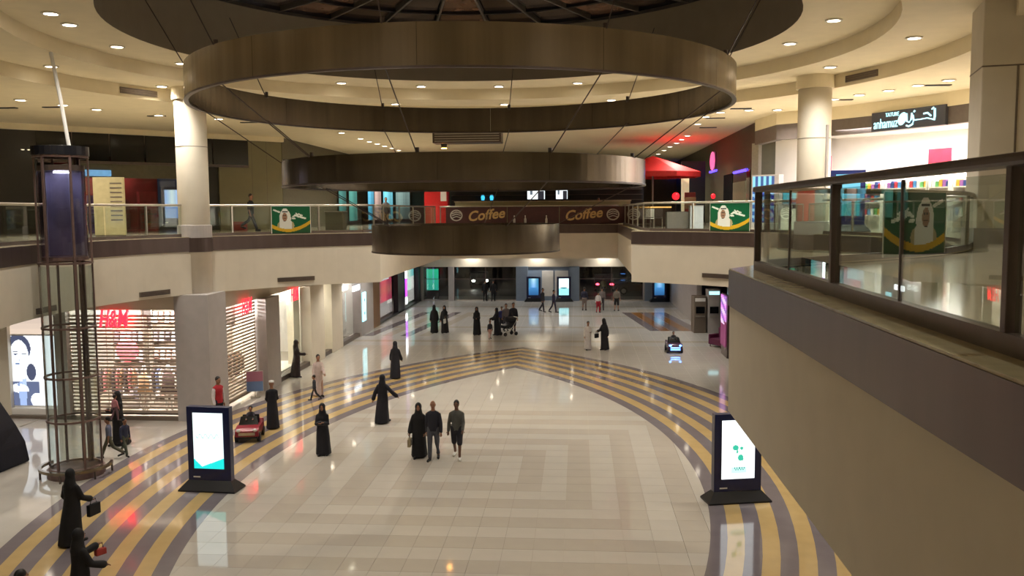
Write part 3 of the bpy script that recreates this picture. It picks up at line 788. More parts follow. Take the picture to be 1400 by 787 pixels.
MB().box(-.53, .53, -.12, .12, .05, 2.2).build('board', mat('pale_yellow_board', (188, 176, 134), .5), t, bevel=.01)
MB().box(-.5, .5, -.15, .15, 0, .05).build('foot', M_GRILLE, t)
for k in range(9): MB().box(.06, .47, -.127, -.12, 1.95 - .17 * k, 2.0 - .17 * k).build('text_line', M_GRILLE, t)
# ================================================================== shop fronts and print
M_HM = mat('lit_red_letters', (255, 44, 62), .4, emit=1.7)
M_LITW = mat('lit_white_letters', (240, 250, 255), .4, emit=2.6)
M_LITC = mat('lit_aqua_letters', (176, 236, 248), .4, emit=1.1)
# roller shutter before the left frontal shop
def shutter(label, L, z0, z1, loc, rz, pitch=.13):
    t = thing('roller_shutter', label, 'shutter', loc, rz)
    n = int((z1 - z0) / pitch); first = None
    for k in range(n):
        if first is None: o = MB().box(0, L, -.012, .012, 0, .072).build('slat', M_SLAT, t); first = o.data
        else: o = link('slat', first, None, t)
        o.location = (0, 0, z0 + k * pitch)
    for x in (0, L * .33, L * .66, L): MB().box(x - .012, x + .012, .014, .03, z0, z1).build('link_strip', M_SLAT, t)
    MB().box(0, L, -.03, .03, z0 - .08, z0 - .01).build('bottom_rail', M_GRILLE, t)
    return t
shutter('lowered roller shutter of the red-lettered shop facing us, between lift and pier', 4.0, .22, 3.85, (-14.94, 29.4, 0), 0)
y0_, y1_ = yb(303, 500), yb(352, 500)
shutter('lowered roller shutter on the corridor side of the red-lettered shop', y1_ - y0_, .22, 3.75, (XB - .05, y0_, 0), PI / 2)
def hm(px, py, size, loc, rz, label, ext=.04):
    t = thing('shop_sign', label, 'sign', loc, rz)
    text('lettering', 'H&M', size, M_HM, t, (0, -.05, 0), shear=.25, ext=.008 if rz else .04, bold=.004, sx=.56)
    return t
p = on_y(157, 436, 29.3); hm(0, 0, .86, (p.x, 29.22, p.z), 0, 'glowing red shop letters above the shutter that faces us')
p = on_x(332, 419, XB); hm(0, 0, .86, (XB + .1, p.y, p.z), PI / 2, 'glowing red shop letters on the corridor shutter, left of two')
p = on_x(398, 403, XB); hm(0, 0, .86, (XB + .1, p.y, p.z), PI / 2, 'glowing red shop letters over the lit display window, right of two')
# interior behind the shutters
def rack(x, y, rz, label, cols):
    t = thing('clothes_rack', label, 'clothes rack', (x, y, 0), rz)
    for s in (-.7, .7): MB().tube([(s, 0, 0), (s, 0, 1.5)], .02, 8).build('post', M_STEEL2, t)
    MB().tube([(-.7, 0, 1.5), (.7, 0, 1.5)], .018, 8).build('rail', M_STEEL2, t)
    MB().box(-.75, .75, -.25, .25, 0, .03).build('foot', M_STEEL2, t)
    for k in range(9):
        x0 = -.6 + .145 * k; z0 = .55 + .12 * (k % 3)
        MB().loft([[(x0 - .03, -.2, z0), (x0 + .03, -.2, z0), (x0 + .03, .2, z0), (x0 - .03, .2, z0)], [(x0 - .035, -.24, 1.25), (x0 + .035, -.24, 1.25), (x0 + .035, .24, 1.25), (x0 - .035, .24, 1.25)],
                   [(x0 - .015, -.03, 1.47), (x0 + .015, -.03, 1.47), (x0 + .015, .03, 1.47), (x0 - .015, .03, 1.47)]]).build('garment', mat('cloth_%d' % cols[k % len(cols)], [(60, 50, 55), (190, 120, 120), (150, 110, 80), (90, 100, 130), (210, 200, 190)][cols[k % len(cols)]], .8, ns=10), t)
rack(-14.1, 31.0, .2, 'rack of dark and pink clothes behind the frontal shutter, nearest the lift', [0, 1, 2])
rack(-12.3, 31.4, -.1, 'rack of blue and white clothes behind the frontal shutter near the pier', [0, 3, 4])
rack(-12.9, 34.2, .4, 'rack of brown clothes deeper inside the shuttered shop', [2, 0, 4, 1])
rack(-11.2, 34.4, 1.3, 'rack of dark clothes behind the corridor shutter', [0, 2])
t = thing('hanging_disc', 'round pink sale disc hanging inside the shuttered shop', 'sign', (-13.4, 30.4, 2.25))
MB().loft([[(.42 * math.cos(a), y, .42 * math.sin(a)) for a in [2 * PI * k / 28 for k in range(28)]] for y in (-.015, .015)]).build('disc', mat('pink_disc', (236, 90, 100), .5), t)
MB().tube([(0, 0, .42), (0, 0, 1.9)], .008, 6).build('string', M_GRILLE, t)
def mannequin(x, y, rz, col, label):
    t = thing('mannequin', label, 'mannequin', (x, y, 0), rz)
    b = MB(); b.ell((0, 0, 1.62), (.09, .1, .13)).capsule([(0, 0, 1.42), (0, 0, 1.56)], [.05, .05])
    for s in (-1, 1): b.capsule([(s * .19, 0, 1.38), (s * .24, .02, 1.1), (s * .22, -.05, .84)], [.05, .042, .03]); b.capsule([(s * .09, 0, .9), (s * .1, 0, .5), (s * .1, 0, .1)], [.09, .06, .045])
    b.ell((0, 0, 1.2), (.19, .12, .28)).ell((0, 0, .92), (.18, .13, .16)); b.build('figure', M_WHITE, t, True)
    MB().loft([[(r * math.cos(a), r * .68 * math.sin(a), z) for a in [2 * PI * k / 16 for k in range(16)]] for r, z in ((.3, .75), (.2, 1.08), (.23, 1.3), (.1, 1.48))]).build('dress', mat('dress_%s' % (col,), col, .8), t, True)
    MB().lathe([(.22, 0), (.22, .03)], 20).build('stand', M_STEEL2, t)
mannequin(-11.9, 30.4, .2, (70, 50, 50), 'white mannequin in a dark dress behind the frontal shutter by the pier')
mannequin(-12.7, 30.2, -.2, (200, 160, 120), 'white mannequin in a tan dress behind the frontal shutter')
mannequin(-11.2, 31.6, .9, (60, 70, 60), 'white mannequin in a green dress behind the frontal shutter')
for x, z, lab in ((-11.7, 3.05, 'dark framed picture high inside the shuttered shop, above the tan dress'), (-14.2, 2.9, 'grey framed picture high inside the shuttered shop, above the pink disc')):
    t = thing('wall_picture', lab, 'picture', (x, 34.5, z)); MB().box(-.7, .7, 0, .04, -.4, .4).build('frame', M_DARKMET, t); MB().box(-.62, .62, -.01, 0, -.33, .33).build('sheet', mat('grey_sheet', (130, 120, 118), .6, ns=3, na=.4), t)
def wall_display(x, y, h, label, cols):
    t = thing('wall_display', label, 'display', (x, y, 0))
    MB().box(-.62, .62, .1, .16, 0, h).build('back_board', M_GRILLE, t)
    for s_ in (-.62, .58): MB().box(s_, s_ + .04, -.2, .16, 0, h).build('side', M_STEEL2, t)
    for k in range(int(h / .72)):
        z = .62 + .72 * k; MB().tube([(-.6, -.1, z), (.6, -.1, z)], .015, 6).build('rail', M_STEEL2, t)
        for q in range(5):
            c = cols[(q * 2 + k) % len(cols)]; x0 = -.48 + .24 * q
            MB().loft([[(x0 - .09, -.2, z - .5 + .06 * ((q + k) % 3)), (x0 + .09, -.2, z - .5 + .06 * ((q + k) % 3)), (x0 + .09, -.04, z - .5), (x0 - .09, -.04, z - .5)], [(x0 - .07, -.16, z - .03), (x0 + .07, -.16, z - .03), (x0 + .07, -.06, z - .03), (x0 - .07, -.06, z - .03)]]).build('garment', mat('shade_%d_%d_%d' % c, c, .8, ns=9, na=.15), t)
G1, G2, G3, G4, G5 = (96, 90, 96), (150, 142, 146), (60, 54, 60), (176, 140, 128), (200, 190, 186)
wall_display(-14.2, 32.2, 3.3, 'tall grey wall of hung clothes deep in the shuttered shop, behind the lift', (G1, G2, G5))
wall_display(-12.75, 32.4, 3.6, 'tall pale wall of hung clothes deep in the shuttered shop, middle', (G5, G2, G4, G1))
wall_display(-11.35, 32.3, 3.4, 'tall dark wall of hung clothes deep in the shuttered shop, by the pier', (G3, G1, G3, G4))
# lightbox poster with a portrait, left edge
def poster_face(u, v):
    e = lambda cx, cy, rx, ry: ((u - cx) / rx) ** 2 + ((v - cy) / ry) ** 2 < 1
    dk, sk = (66, 72, 96), (236, 244, 252)
    if e(.12, .30, .03, .02): return (130, 150, 190)
    if .2 < v < .52 and .0 < u < .42 and not e(.2, .48, .22, .1):
        if e(.13, .22, .2, .09): return sk
        if .20 < u < .28: return (170, 190, 225)
    if e(.16, .70, .20, .24):
        if e(.08, .735, .05, .008) or e(.26, .74, .05, .01): return dk
        if e(.08, .775, .06, .006): return dk
        if e(.11, .60, .05, .012): return (96, 120, 160)
        if e(.16, .65, .015, .02): return (190, 200, 220)
        return sk
    if e(.14, .82, .27, .2) and v > .66: return dk
    if e(.40, .48, .10, .12): return dk
    if v < .34 and u < .56:
        if e(.2, .16, .08, .3): return (150, 172, 214)
        if e(.5, .08, .14, .1) or e(.13, .25, .16, .07): return sk
        return (88, 98, 128)
    return (246, 251, 255)
t = thing('light_box', 'glowing white poster of a dark-haired face on the wall left of the lift', 'poster', (-16.27, 29.42, 0))
panel_print('print', 1.74, 2.5, 70, 90, poster_face, M_SCREEN, t, (0, 0, .42))
MB().box(-.9, .9, .01, .08, .36, 2.98).build('frame', M_WHITE, t)
panel_print('upper_print', 1.74, .75, 6, 4, lambda u, v: (228 - 30 * v, 206 - 26 * v, 186 - 20 * v), M_LITE, t, (0, 0, 2.98))
MB().box(-.88, .88, -.14, .1, .0, .34).build('lit_sill', M_SHOPW, t)
# display window and shop fronts along the left corridor
def front(px0, px1, label, build, x=XB - .1, cat='shop window'):
    y0, y1 = yb(px0), yb(px1); t = thing('shop_window', label, cat, (x, y0, 0)); build(t, y1 - y0); return t
def glass(t, L, z0=.2, z1=3.5): MB().box(-.02, .0, .02, L - .02, z0, z1).build('pane', M_GLASSS, t)
def win_open(t, L):
    glass(t, L, .2, 3.7)
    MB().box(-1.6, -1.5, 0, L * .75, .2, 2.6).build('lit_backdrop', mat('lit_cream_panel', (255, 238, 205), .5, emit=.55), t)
    MB().box(-1.5, -.1, 0, L, .1, .22).build('display_floor', M_SHOPW, t)
    MB().box(-.4, -.1, L * .8, L, .2, 3.7).build('cream_panel', M_WALL, t)
front(371, 415, 'open lit display window under the right red letters', win_open)
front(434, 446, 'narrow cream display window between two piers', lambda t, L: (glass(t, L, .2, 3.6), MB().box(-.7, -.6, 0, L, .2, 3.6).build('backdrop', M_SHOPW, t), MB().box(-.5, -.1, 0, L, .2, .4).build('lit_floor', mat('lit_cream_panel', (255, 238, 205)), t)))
def win_shoes(t, L):
    glass(t, L, .2, 3.3)
    for k in range(5): MB().box(-.9, -.5, .1, L * .55, 1.1 + .32 * k, 1.14 + .32 * k).build('shelf', M_WHITE, t)
    for k in range(12): MB().box(-.85, -.6, .2 + (k % 4) * L * .12, .2 + (k % 4) * L * .12 + .22, 1.14 + .32 * (k // 4), 1.26 + .32 * (k // 4)).build('box', [M_WHITE, MATS['pink_disc'], M_GRILLE][k % 3], t)
    MB().box(-.95, -.9, .1, L * .55, 2.3, 3.1).build('pink_panel', MATS['pink_disc'], t)
    MB().box(-1.2, -1.1, L * .5, L, .2, 3.4).build('backdrop', M_SHOPW, t)
front(461, 486, 'pale shop window with pink panel and small boxes under a white sign', win_shoes)
p = on_x(488, 391.5, XB); t = thing('shop_sign', 'blank-looking glowing white shop sign over the pale pink-panelled window', 'sign', (XB + .22, p.y, p.z), PI / 2)
MB().box(-1.9, 1.9, -.06, .02, -.14, .16).build('lit_letters', M_LITW, t, bevel=.05)
p = on_x(497, 419, XB + .35); t = thing('lit_sign', 'upright glowing white panel with two dark dots on the grey pier', 'sign', (XB + .36, p.y, p.z), PI / 2)
MB().box(-.42, .42, -.06, .0, -.85, .85).build('panel', M_LITC, t, bevel=.04)
for z in (-.38, .4): MB().ell((0, -.065, z), (.1, .01, .09)).build('dot', M_DARKMET, t)
def pr_pink(u, v):
    if v > .78 and u < .85: return (250, 250, 250)
    if u > .25 and v > .3: return (226 - 30 * math.sin(u * 9), 88 + 20 * math.sin(v * 14), 104)
    if v > .22 and u > .7: return (250, 240, 230)
    return (176 - 30 * v, 160, 158)
def win_print(fn, m, z0=.25, z1=3.3, nx=30, ny=40):
    def b(t, L):
        panel_print('print', L - .1, z1 - z0, nx, ny, fn, m, t, (-.04, L / 2, z0), PI / 2); glass(t, L, .15, 3.4)
    return b
front(516.5, 539, 'big pink poster window by the brown pier', win_print(pr_pink, M_LITE))
def pr_white(u, v):
    if v > .62: return (190 + 60 * math.sin(u * 5), 225, 226)
    if v > .3: return (252, 250, 244)
    return (196, 190, 186)
front(557, 569, 'white poster window between two black piers', win_print(pr_white, M_SCREEN))
p = on_x(553, 410, XB); t = thing('neon_strip', 'upright violet and white neon strip on the black front between two poster windows', 'sign', (XB + .12, p.y, .3), PI / 2)
MB().box(-.3, .3, -.05, 0, .6, 1.95).build('violet_tube', mat('violet_glow', (170, 70, 240), .4, emit=1.6), t, bevel=.02); MB().box(-.3, .3, -.05, 0, 1.98, 3.1).build('white_tube', M_LITW, t, bevel=.02); MB().box(-.3, .3, -.05, 0, .05, .57).build('white_tube', M_LITW, t, bevel=.02)
t = thing('banner', 'teal poster standing behind the far left entrance glass', 'banner', (xf(588), YF + 1.3, 0)); panel_print('print', 1.0, 1.75, 6, 10, lambda u, v: (40, 150 + 30 * v, 132), M_LITE, t, (0, 0, .72)); MB().box(-.5, .5, .01, .06, 0, 2.5).build('board', M_DARKMET, t)
# cash machines and red lit stall at the right
for px, lab, h, d in ((957, 'grey cash machine by the right wall, left and lower of two', 2.15, .9), (976, 'tall white-grey cash machine by the right wall, right of two', 2.55, .7)):
    p = on_z(px, 455, 0)
    t = thing('cash_machine', lab, 'cash machine', (p.x, p.y, 0), math.radians(4))
    MB().box(-.36, .36, 0, d, 0, h).build('cabinet', M_PIER if h > 2.3 else M_GRILLE, t, bevel=.02)
    MB().box(-.25, .25, -.02, 0, 1.15, 1.55).build('screen', M_DKGLASS, t); MB().box(-.25, .25, -.14, 0, .95, 1.02).build('keypad', M_STEEL2, t)
    MB().box(-.3, .3, -.015, 0, h - .3, h - .1).build('header_light', M_LITC if h > 2.3 else M_WHITE, t)
p = on_z(996, 486, 0)
def pr_neon(u, v): return (238, 170 + 40 * math.sin(v * 30), 236) if v > .42 and math.sin(v * 26 + u * 6) > -.3 else ((120, 40, 84) if v < .5 else (150, 100, 190))
t = thing('lit_stall', 'magenta and lilac lit display panel against the right ground wall', 'display', (10.1, 43.6, 0), -PI / 2); panel_print('print', 1.6, 2.5, 14, 30, pr_neon, M_LITE, t, (0, -.05, .5)); MB().box(-.85, .85, 0, .1, 0, 3.05).build('frame', M_DARKMET, t)
p = on_z(986, 466, 0); t = thing('armchair', 'dark magenta armchair by the lilac display on the right', 'armchair', (10.35, 46.4, 0), -1.0)
mm = mat('magenta_cloth', (92, 26, 62), .7); MB().box(-.4, .4, -.35, .35, .12, .45).build('seat', mm, t, bevel=.05); MB().box(-.42, .42, .25, .45, .12, 1.0).build('backrest', mm, t, bevel=.06)
for s in (-1, 1): MB().box(s * .38, s * .52, -.35, .4, .12, .65).build('armrest', mm, t, bevel=.05)
for s in (-1, 1):
    for q in (-.3, .3): MB().tube([(s * .4, q, 0), (s * .4, q, .14)], .03, 8).build('leg', M_DARKMET, t)
# dark draped stall, left edge
t = thing('covered_stall', 'navy cloth-covered stall cut by the left picture edge', 'stall', (-14.15, 23.6, 0))
MB().loft([[(-1.3, -.9, 0), (.95, -.75, 0), (1.02, .5, 0), (-1.3, .9, 0)], [(-1.2, -.8, .6), (.9, -.7, .55), (.95, .45, .6), (-1.2, .8, .6)], [(-1.1, -.6, 1.2), (.75, -.5, 1.1), (.72, .4, 1.1), (-1.1, .6, 1.2)], [(-.9, -.3, 2.15), (.2, -.25, 2.1), (.2, .25, 2.1), (-.9, .3, 2.15)]]).build('cloth_cover', mat('navy_cloth', (22, 24, 40), .8, ns=5, na=.2, bump=.3), t, bevel=.05)
for x, y in ((-1.1, -.6), (.7, -.5), (.7, .35), (-1.1, .6)): MB().box(x - .03, x + .03, y - .03, y + .03, 0, .1).build('leg', M_DARKMET, t)

# ---- upper right shop: sign, goods, screens
def shop_at(px, py, R, z, label, nm, cat, group=None):
    p = on_arc(px, py, CC[0], CC[1], R); a = math.atan2(p.y - CC[1], p.x - CC[0])
    return thing(nm, label, cat, (p.x, p.y, z), a - PI / 2, group), a
pz = on_arc(1242, 163, CC[0], CC[1], SR - .1).z
t, a = shop_at(1242, 163, SR - .12, pz, 'dark sign box with glowing white lettering over the white upper shop', 'shop_sign', 'sign')
MB().box(-1.55, 1.55, -.08, .08, -.33, .36).build('box', mat('slate_box', (70, 72, 84), .4), t, bevel=.01)
text('lettering', 'anhamuz', .5, M_LITC, t, (-.9, -.1, -.08), ext=.01, bold=.0, sx=.6)
text('small_lettering', 'TATURE', .2, M_LITC, t, (-.62, -.1, .22), ext=.01, bold=.0, sx=.8)
def stroke(pts, r): MB().tube([(x, -.1, z) for x, z in pts], r, 6).build('script_stroke', M_LITC, t)
MB().ell((-.18, -.1, .03), (.17, .02, .24), M=Matrix.Rotation(.5, 4, 'Y')).build('swirl', M_LITC, t)
stroke([(0, .2), (.02, -.08), (.12, -.12), (.2, -.02), (.22, .2)], .03); stroke([(0, -.22), (.1, -.26), (.26, -.2), (.3, -.05), (.26, .12)], .03)
stroke([(.3, -.06), (.55, -.06), (.85, -.04), (1.0, -.08), (1.12, -.12)], .022); stroke([(.7, .12), (.85, .14), (1.0, .02)], .03); stroke([(1.14, .26), (1.15, .0), (1.12, -.14)], .035)
stroke([(.3, .22), (.34, .27)], .03); stroke([(1.02, .24), (1.1, .3)], .025)
# goods: shelves of bright boxes along the shop front
GC = [(205, 70, 80), (90, 150, 210), (240, 240, 240), (120, 190, 120), (230, 180, 70), (170, 110, 180), (60, 80, 140)]
GN = ['red', 'blue', 'white', 'green', 'amber', 'violet', 'navy']
names = ['far left', 'left', 'middle', 'right', 'far right']
for i, px in enumerate((1198, 1230, 1261, 1292, 1326)):
    t, a = shop_at(px, 300, SR + 1.3, ZF, 'white display shelf of small coloured boxes in the upper shop, %s of five' % names[i], 'display_shelf', 'shelf')
    MB().box(-.42, .42, 0, .06, 0, 1.98).build('back_board', M_SHOPW, t)
    for k in range(3): MB().box(-.42, .42, -.4, 0, .56 + .5 * k, .60 + .5 * k).build('shelf_board', M_SHOPW, t)
    for s in (-.42, .39): MB().box(s, s + .03, -.4, .06, 0, 1.98).build('side', M_SHOPW, t)
    for k in range(3):
        for q in range(5):
            h = .18 + .1 * random.random()
            b = tag(MB().box(-.06, .06, -.1, .1, 0, h).build('product_box', mat('goods_%d' % ((k * 5 + q + i * 2) % 7), GC[(k * 5 + q + i * 2) % 7], .4)), '%s box, %s from left on the %s board of the %s shop shelf' % (GN[(k * 5 + q + i * 2) % 7], ORD[q], ['lowest', 'middle', 'top'][k], names[i]), 'box', 'boxes on the shop shelves')
            loc = Matrix.Translation(t.location) @ rotz(a - PI / 2) @ Vector((-.3 + .15 * q, -.2, .60 + .5 * k)); b.location = loc; b.rotation_euler = (0, 0, a - PI / 2)
for px, py, wd, ht, lab in ((1285, 217, .95, .75, 'red square sale card standing high in the white upper shop'), (1131, 230, .35, 1.0, 'red upright sale card beside the right round column')):
    pp = on_arc(px, py, CC[0], CC[1], SR + 1.6)
    t, a = shop_at(px, py, SR + 1.6, pp.z - ht / 2, lab, 'sale_card', 'sign')
    MB().box(-wd / 2, wd / 2, -.02, .02, 0, ht).build('card', mat('crimson_card', (196, 44, 70), .5, ns=2, na=.25), t)
    MB().tube([(0, .04, -(pp.z - ht / 2 - ZF)), (0, .04, 0)], .02, 8).build('stand', M_STEEL2, t)
def pr_shelf(u, v):
    if v > .76: return (150, 225, 245) if math.sin(u * 4 * 2 * PI) > -.2 else (60, 90, 150)
    return (40, 70 + 40 * math.sin(u * 25), 170) if math.sin(v * 40 + u * 5) > -.2 else (150, 200, 235)
t, a = shop_at(1046, 262, SR + 2.0, ZF, 'tall blue lit display shelf at the white shop corner', 'display_shelf', 'shelf')
MB().box(-.62, .62, .0, .5, 0, 2.35).build('cabinet', M_PIER, t); panel_print('lit_front', 1.0, 2.0, 24, 34, pr_shelf, M_LITE, t, (-.08, -.01, .28))
t, a = shop_at(1086, 262, SR + 2.0, ZF + .75, 'flat cyan television on a stand left of the right round column', 'television', 'television')
panel_print('screen', 1.0, .6, 10, 8, lambda u, v: (100, 215, 235) if v > .3 else (60, 150, 180), M_LITE, t, (0, -.03, 0.3)); MB().box(-.54, .54, -.02, .04, .26, .95).build('casing', M_BLACK, t); MB().box(-.45, .45, -.3, .3, -.75, .12).build('stand', M_WHITE, t); MB().box(-.06, .06, -.02, .04, .1, .28).build('neck', M_BLACK, t)
for i, px in enumerate((1080, 1165, 1205, 1240, 1275, 1310)):
    p = on_arc(px, 180, CC[0], CC[1], SR + 2.5); lamp((p.x, p.y, 10.35), .07, 'tiny spotlight in the ceiling of the white upper shop', 'spotlights of the upper shop')

# ---- green banners with a portrait on the balustrades
def pr_banner(u, v):
    e = lambda cx, cy, rx, ry: ((u - cx) / rx) ** 2 + ((v - cy) / ry) ** 2 < 1
    sw = .16 + .9 * (u - .42) ** 2
    if e(.34, .80, .075, .03): return (20, 22, 24)
    if e(.34, .86, .07, .06): return (232, 234, 230)
    if e(.335, .60, .062, .17):
        if v < .47: return (46, 36, 32)
        if abs(v - .66) < .015 and (abs(u - .31) < .014 or abs(u - .36) < .014): return (50, 40, 36)
        if abs(v - .545) < .014 and abs(u - .335) < .03: return (84, 52, 46)
        return (156, 120, 98)
    if (e(.345, .55, .15, .34) and v > .22) or (e(.36, .28, .22, .22) and v > sw): return (226, 224, 218) if abs(u - .36) < .16 else (176, 160, 120)
    if sw - .115 < v < sw + .02: return (214, 170, 40)
    for x0, y0, x1, y1, r in ((.07, .86, .2, .79, .022), (.55, .62, .68, .70, .02), (.6, .66, .86, .55, .024), (.63, .74, .68, .60, .016), (.7, .72, .8, .56, .016), (.53, .56, .6, .54, .02), (.74, .68, .78, .66, .02)):
        dx, dy = x1 - x0, y1 - y0; tt = max(0, min(1, ((u - x0) * dx + (v - y0) * dy) / (dx * dx + dy * dy)))
        if math.hypot(u - x0 - dx * tt, (v - y0 - dy * tt) * .7) < r: return (226, 232, 222)
    return (18, 92, 58) if v > sw else (36, 84, 50)
def rail_banner(px0, px1, label, path_fn, W, z0, H):
    p0, p1 = path_fn(px0), path_fn(px1)
    d = Vector((p1.x - p0.x, p1.y - p0.y)); t = thing('green_banner', label, 'banner', ((p0.x + p1.x) / 2, (p0.y + p1.y) / 2, z0), math.atan2(d.y, d.x))
    panel_print('print', d.length, H, 70, 50, pr_banner, M_PRINT, t); MB().box(-d.length / 2, d.length / 2, -.004, .012, H, H + .02).build('hem', M_WHITE, t)
    for s in (-1, 1): MB().box(s * (d.length / 2 + .005) - .008, s * (d.length / 2 + .005) + .008, -.004, .012, 0, H).build('edge_strip', M_WHITE, t)
    return t
fR = lambda px: on_arc(px, 290, 0, 24, VR + .2)
rail_banner(371, 424, 'green and yellow portrait banner on the left curved balustrade', fR, 1.6, ZF + .06, 1.02)
rail_banner(971, 1025, 'green and yellow portrait banner on the far right balustrade, whole in view', fR, 1.6, ZF + .06, 1.02)
nR = lambda px: on_arc(px, 300, 0, 24, VR + .36, False)
t = rail_banner(1292, 1208, 'green and yellow portrait banner seen from behind through the near railing', nR, 1.6, ZF + .06, 1.05)

# ---- coffee bar on the bridge
M_CB = mat('brown_banner', (74, 40, 40), .6, ns=4, na=.15)
M_TAN = mat('tan_letters', (206, 172, 112), .5)
M_LOGO = mat('grey_logo', (196, 190, 180), .5)
def cofban(px0, px1, label, parts):
    x0, x1 = on_y(px0, 295, 51.7).x, on_y(px1, 295, 51.7).x
    t = thing('coffee_banner', label, 'banner', ((x0 + x1) / 2, 52.165, ZF + .08)); L = x1 - x0
    MB().box(-L / 2, L / 2, -.0, .03, 0, 1.0).build('cloth', M_CB, t)
    for kind, px in parts:
        x = on_y(px, 295, 52.2).x - (x0 + x1) / 2
        if kind == 'c': text('lettering', 'Coffee', .82, M_TAN, t, (x, -.012, .52), (PI / 2, -.1, 0), shear=.3, ext=.008, bold=.02)
        else:
            b = MB()
            ring_ = lambda r: [(x + r * math.cos(2 * PI * k / 24), -.012, .52 + r * .9 * math.sin(2 * PI * k / 24)) for k in range(24)]
            b.loft([ring_(.3), ring_(.38)], True, False); b.build('logo_ring', M_LOGO, t)
            for s in (-.12, .02, .14): MB().tube([(x - .26, -.012, .52 + s - .04), (x, -.012, .52 + s + .06), (x + .26, -.012, .52 + s - .02)], .035, 6).build('logo_wave', M_LOGO, t)
    return t
cofban(608, 692, 'dark brown banner with tan coffee lettering and logo at its left, on the bridge rail', [('l', 624), ('c', 664)])
cofban(693, 764, 'plain dark brown banner in the middle of the bridge rail', [])
cofban(765, 862, 'dark brown banner with tan coffee lettering and logo at its right, on the bridge rail', [('c', 797), ('l', 838)])
for px, lab in ((703, 'left of three'), (718, 'middle of three'), (747, 'right of three')):
    x = on_y(px, 300, 51.85).x
    t = thing('bottle', 'pale bottle standing before the plain brown banner, %s' % lab, 'bottle', (x, 51.93, ZF + .03))
    MB().lathe([(.07, 0), (.07, .32), (.03, .42), (.03, .5)], 12).build('body', M_LOGO, t, True); MB().lathe([(.034, .5), (.034, .54)], 12).build('cap', M_WHITE, t)
def bx3(nm, label, cat, px0, px1, y, z0, z1, dep, m, extra=None):
    x0, x1 = on_y(px0, 275, y).x, on_y(px1, 275, y).x
    t = thing(nm, label, cat, ((x0 + x1) / 2, y, z0)); MB().box(-(x1 - x0) / 2, (x1 - x0) / 2, 0, dep, 0, z1 - z0).build('body', m, t, bevel=.01); t['_w'] = x1 - x0
    return t
t = bx3('service_counter', 'long pale counter of the coffee bar on the bridge', 'counter', 622, 862, 56, ZF, ZF + 1.42, .8, M_WALLD)
MB().box(-t['_w'] / 2 - .05, t['_w'] / 2 + .05, -.05, .85, 1.42, 1.47).build('worktop', M_STONE, t)
t = bx3('bar_shelf', 'dark back shelf of the coffee bar with small lit things', 'shelf', 616, 880, 60, ZF, ZF + 2.7, .4, mat('bar_dark', (24, 26, 34), .4))
for k in range(4): MB().box(-t['_w'] / 2 + .1, t['_w'] / 2 - .1, -.3, 0, 1.2 + .35 * k, 1.23 + .35 * k).build('shelf_board', M_DARKMET, t)
def pr_menu(u, v):
    if .1 < u < .35 and .3 < v < .9: return (90, 100, 110) if .15 < u < .3 else (240, 250, 250)
    if .6 < u < .95 and v < .55: return (40, 40, 46)
    return (235, 246, 250)
for px, wd, fn, lab in ((733, 1.15, pr_menu, 'bright white menu screen over the coffee counter, larger of two'), (768, .75, pr_menu, 'small white menu screen over the coffee counter, right of the larger')):
    p = on_y(px, 268, 58); t = thing('menu_screen', lab, 'screen', (p.x, 58, ZF + 1.55)); panel_print('screen', wd, .95, 20, 16, fn, M_SCREEN, t, (0, -.03, .05)); MB().box(-wd / 2 - .04, wd / 2 + .04, -.02, .06, 0, 1.04).build('casing', M_BLACK, t); MB().box(-.05, .05, 0, .06, -1.55, 0).build('post', M_BLACK, t)
for px, c, lab in ((660, (60, 180, 220), 'glowing cyan glass jar on the coffee bar shelf, left of two'), (672, (80, 200, 240), 'glowing cyan glass jar on the coffee bar shelf, right of two')):
    p = on_y(px, 265, 59.8); t = thing('lit_jar', lab, 'jar', (p.x, 59.85, ZF + 1.58)); MB().lathe([(.1, 0), (.13, .2), (.08, .36)], 12).build('jar', mat('cyan_glow', c, .3, emit=1.2), t, True); MB().lathe([(.085, .36), (.085, .42)], 12).build('lid', M_DARKMET, t)
t = bx3('vending_cabinet', 'bright red cabinet with white corner left of the coffee counter', 'cabinet', 580, 612, 56, ZF, ZF + 2.2, .8, mat('red_cabinet', (200, 24, 28), .4)); MB().box(t['_w'] * .2, t['_w'] * .45, -.02, 0, 1.5, 2.1).build('white_sign', M_WHITE, t); MB().box(-t['_w'] * .4, t['_w'] * .1, -.02, 0, .3, 1.3).build('door', M_RED, t)
# red parasol right of the bar
p = on_y(905, 233, 50); t = thing('parasol', 'large red parasol over the cafe tables right of the steel rings', 'parasol', (p.x - .5, 50, ZF))
pz1 = on_y(890, 213, 50).z - ZF; pz0 = on_y(900, 236, 50).z - ZF
n8 = [(2.7 * math.cos(2 * PI * k / 8 + .4), 2.7 * math.sin(2 * PI * k / 8 + .4)) for k in range(8)]
for k in range(8):
    a, b2 = n8[k], n8[(k + 1) % 8]
    MB().poly([(0, 0, pz1), (a[0], a[1], pz0), (b2[0], b2[1], pz0)]).build('canopy_panel', M_RED, t); MB().poly([(a[0], a[1], pz0), (b2[0], b2[1], pz0), (b2[0], b2[1], pz0 - .28), (a[0], a[1], pz0 - .28)]).build('valance', M_RED, t)
    MB().tube([(0, 0, pz1 - .05), (a[0] * .98, a[1] * .98, pz0 - .02)], .02, 6).build('rib', M_STEEL2, t)
MB().tube([(0, 0, .05), (0, 0, pz1 + .1)], .05, 10).build('pole', M_STEEL2, t); MB().box(-.5, .5, -.5, .5, 0, .1).build('base', M_DARKMET, t, bevel=.02)
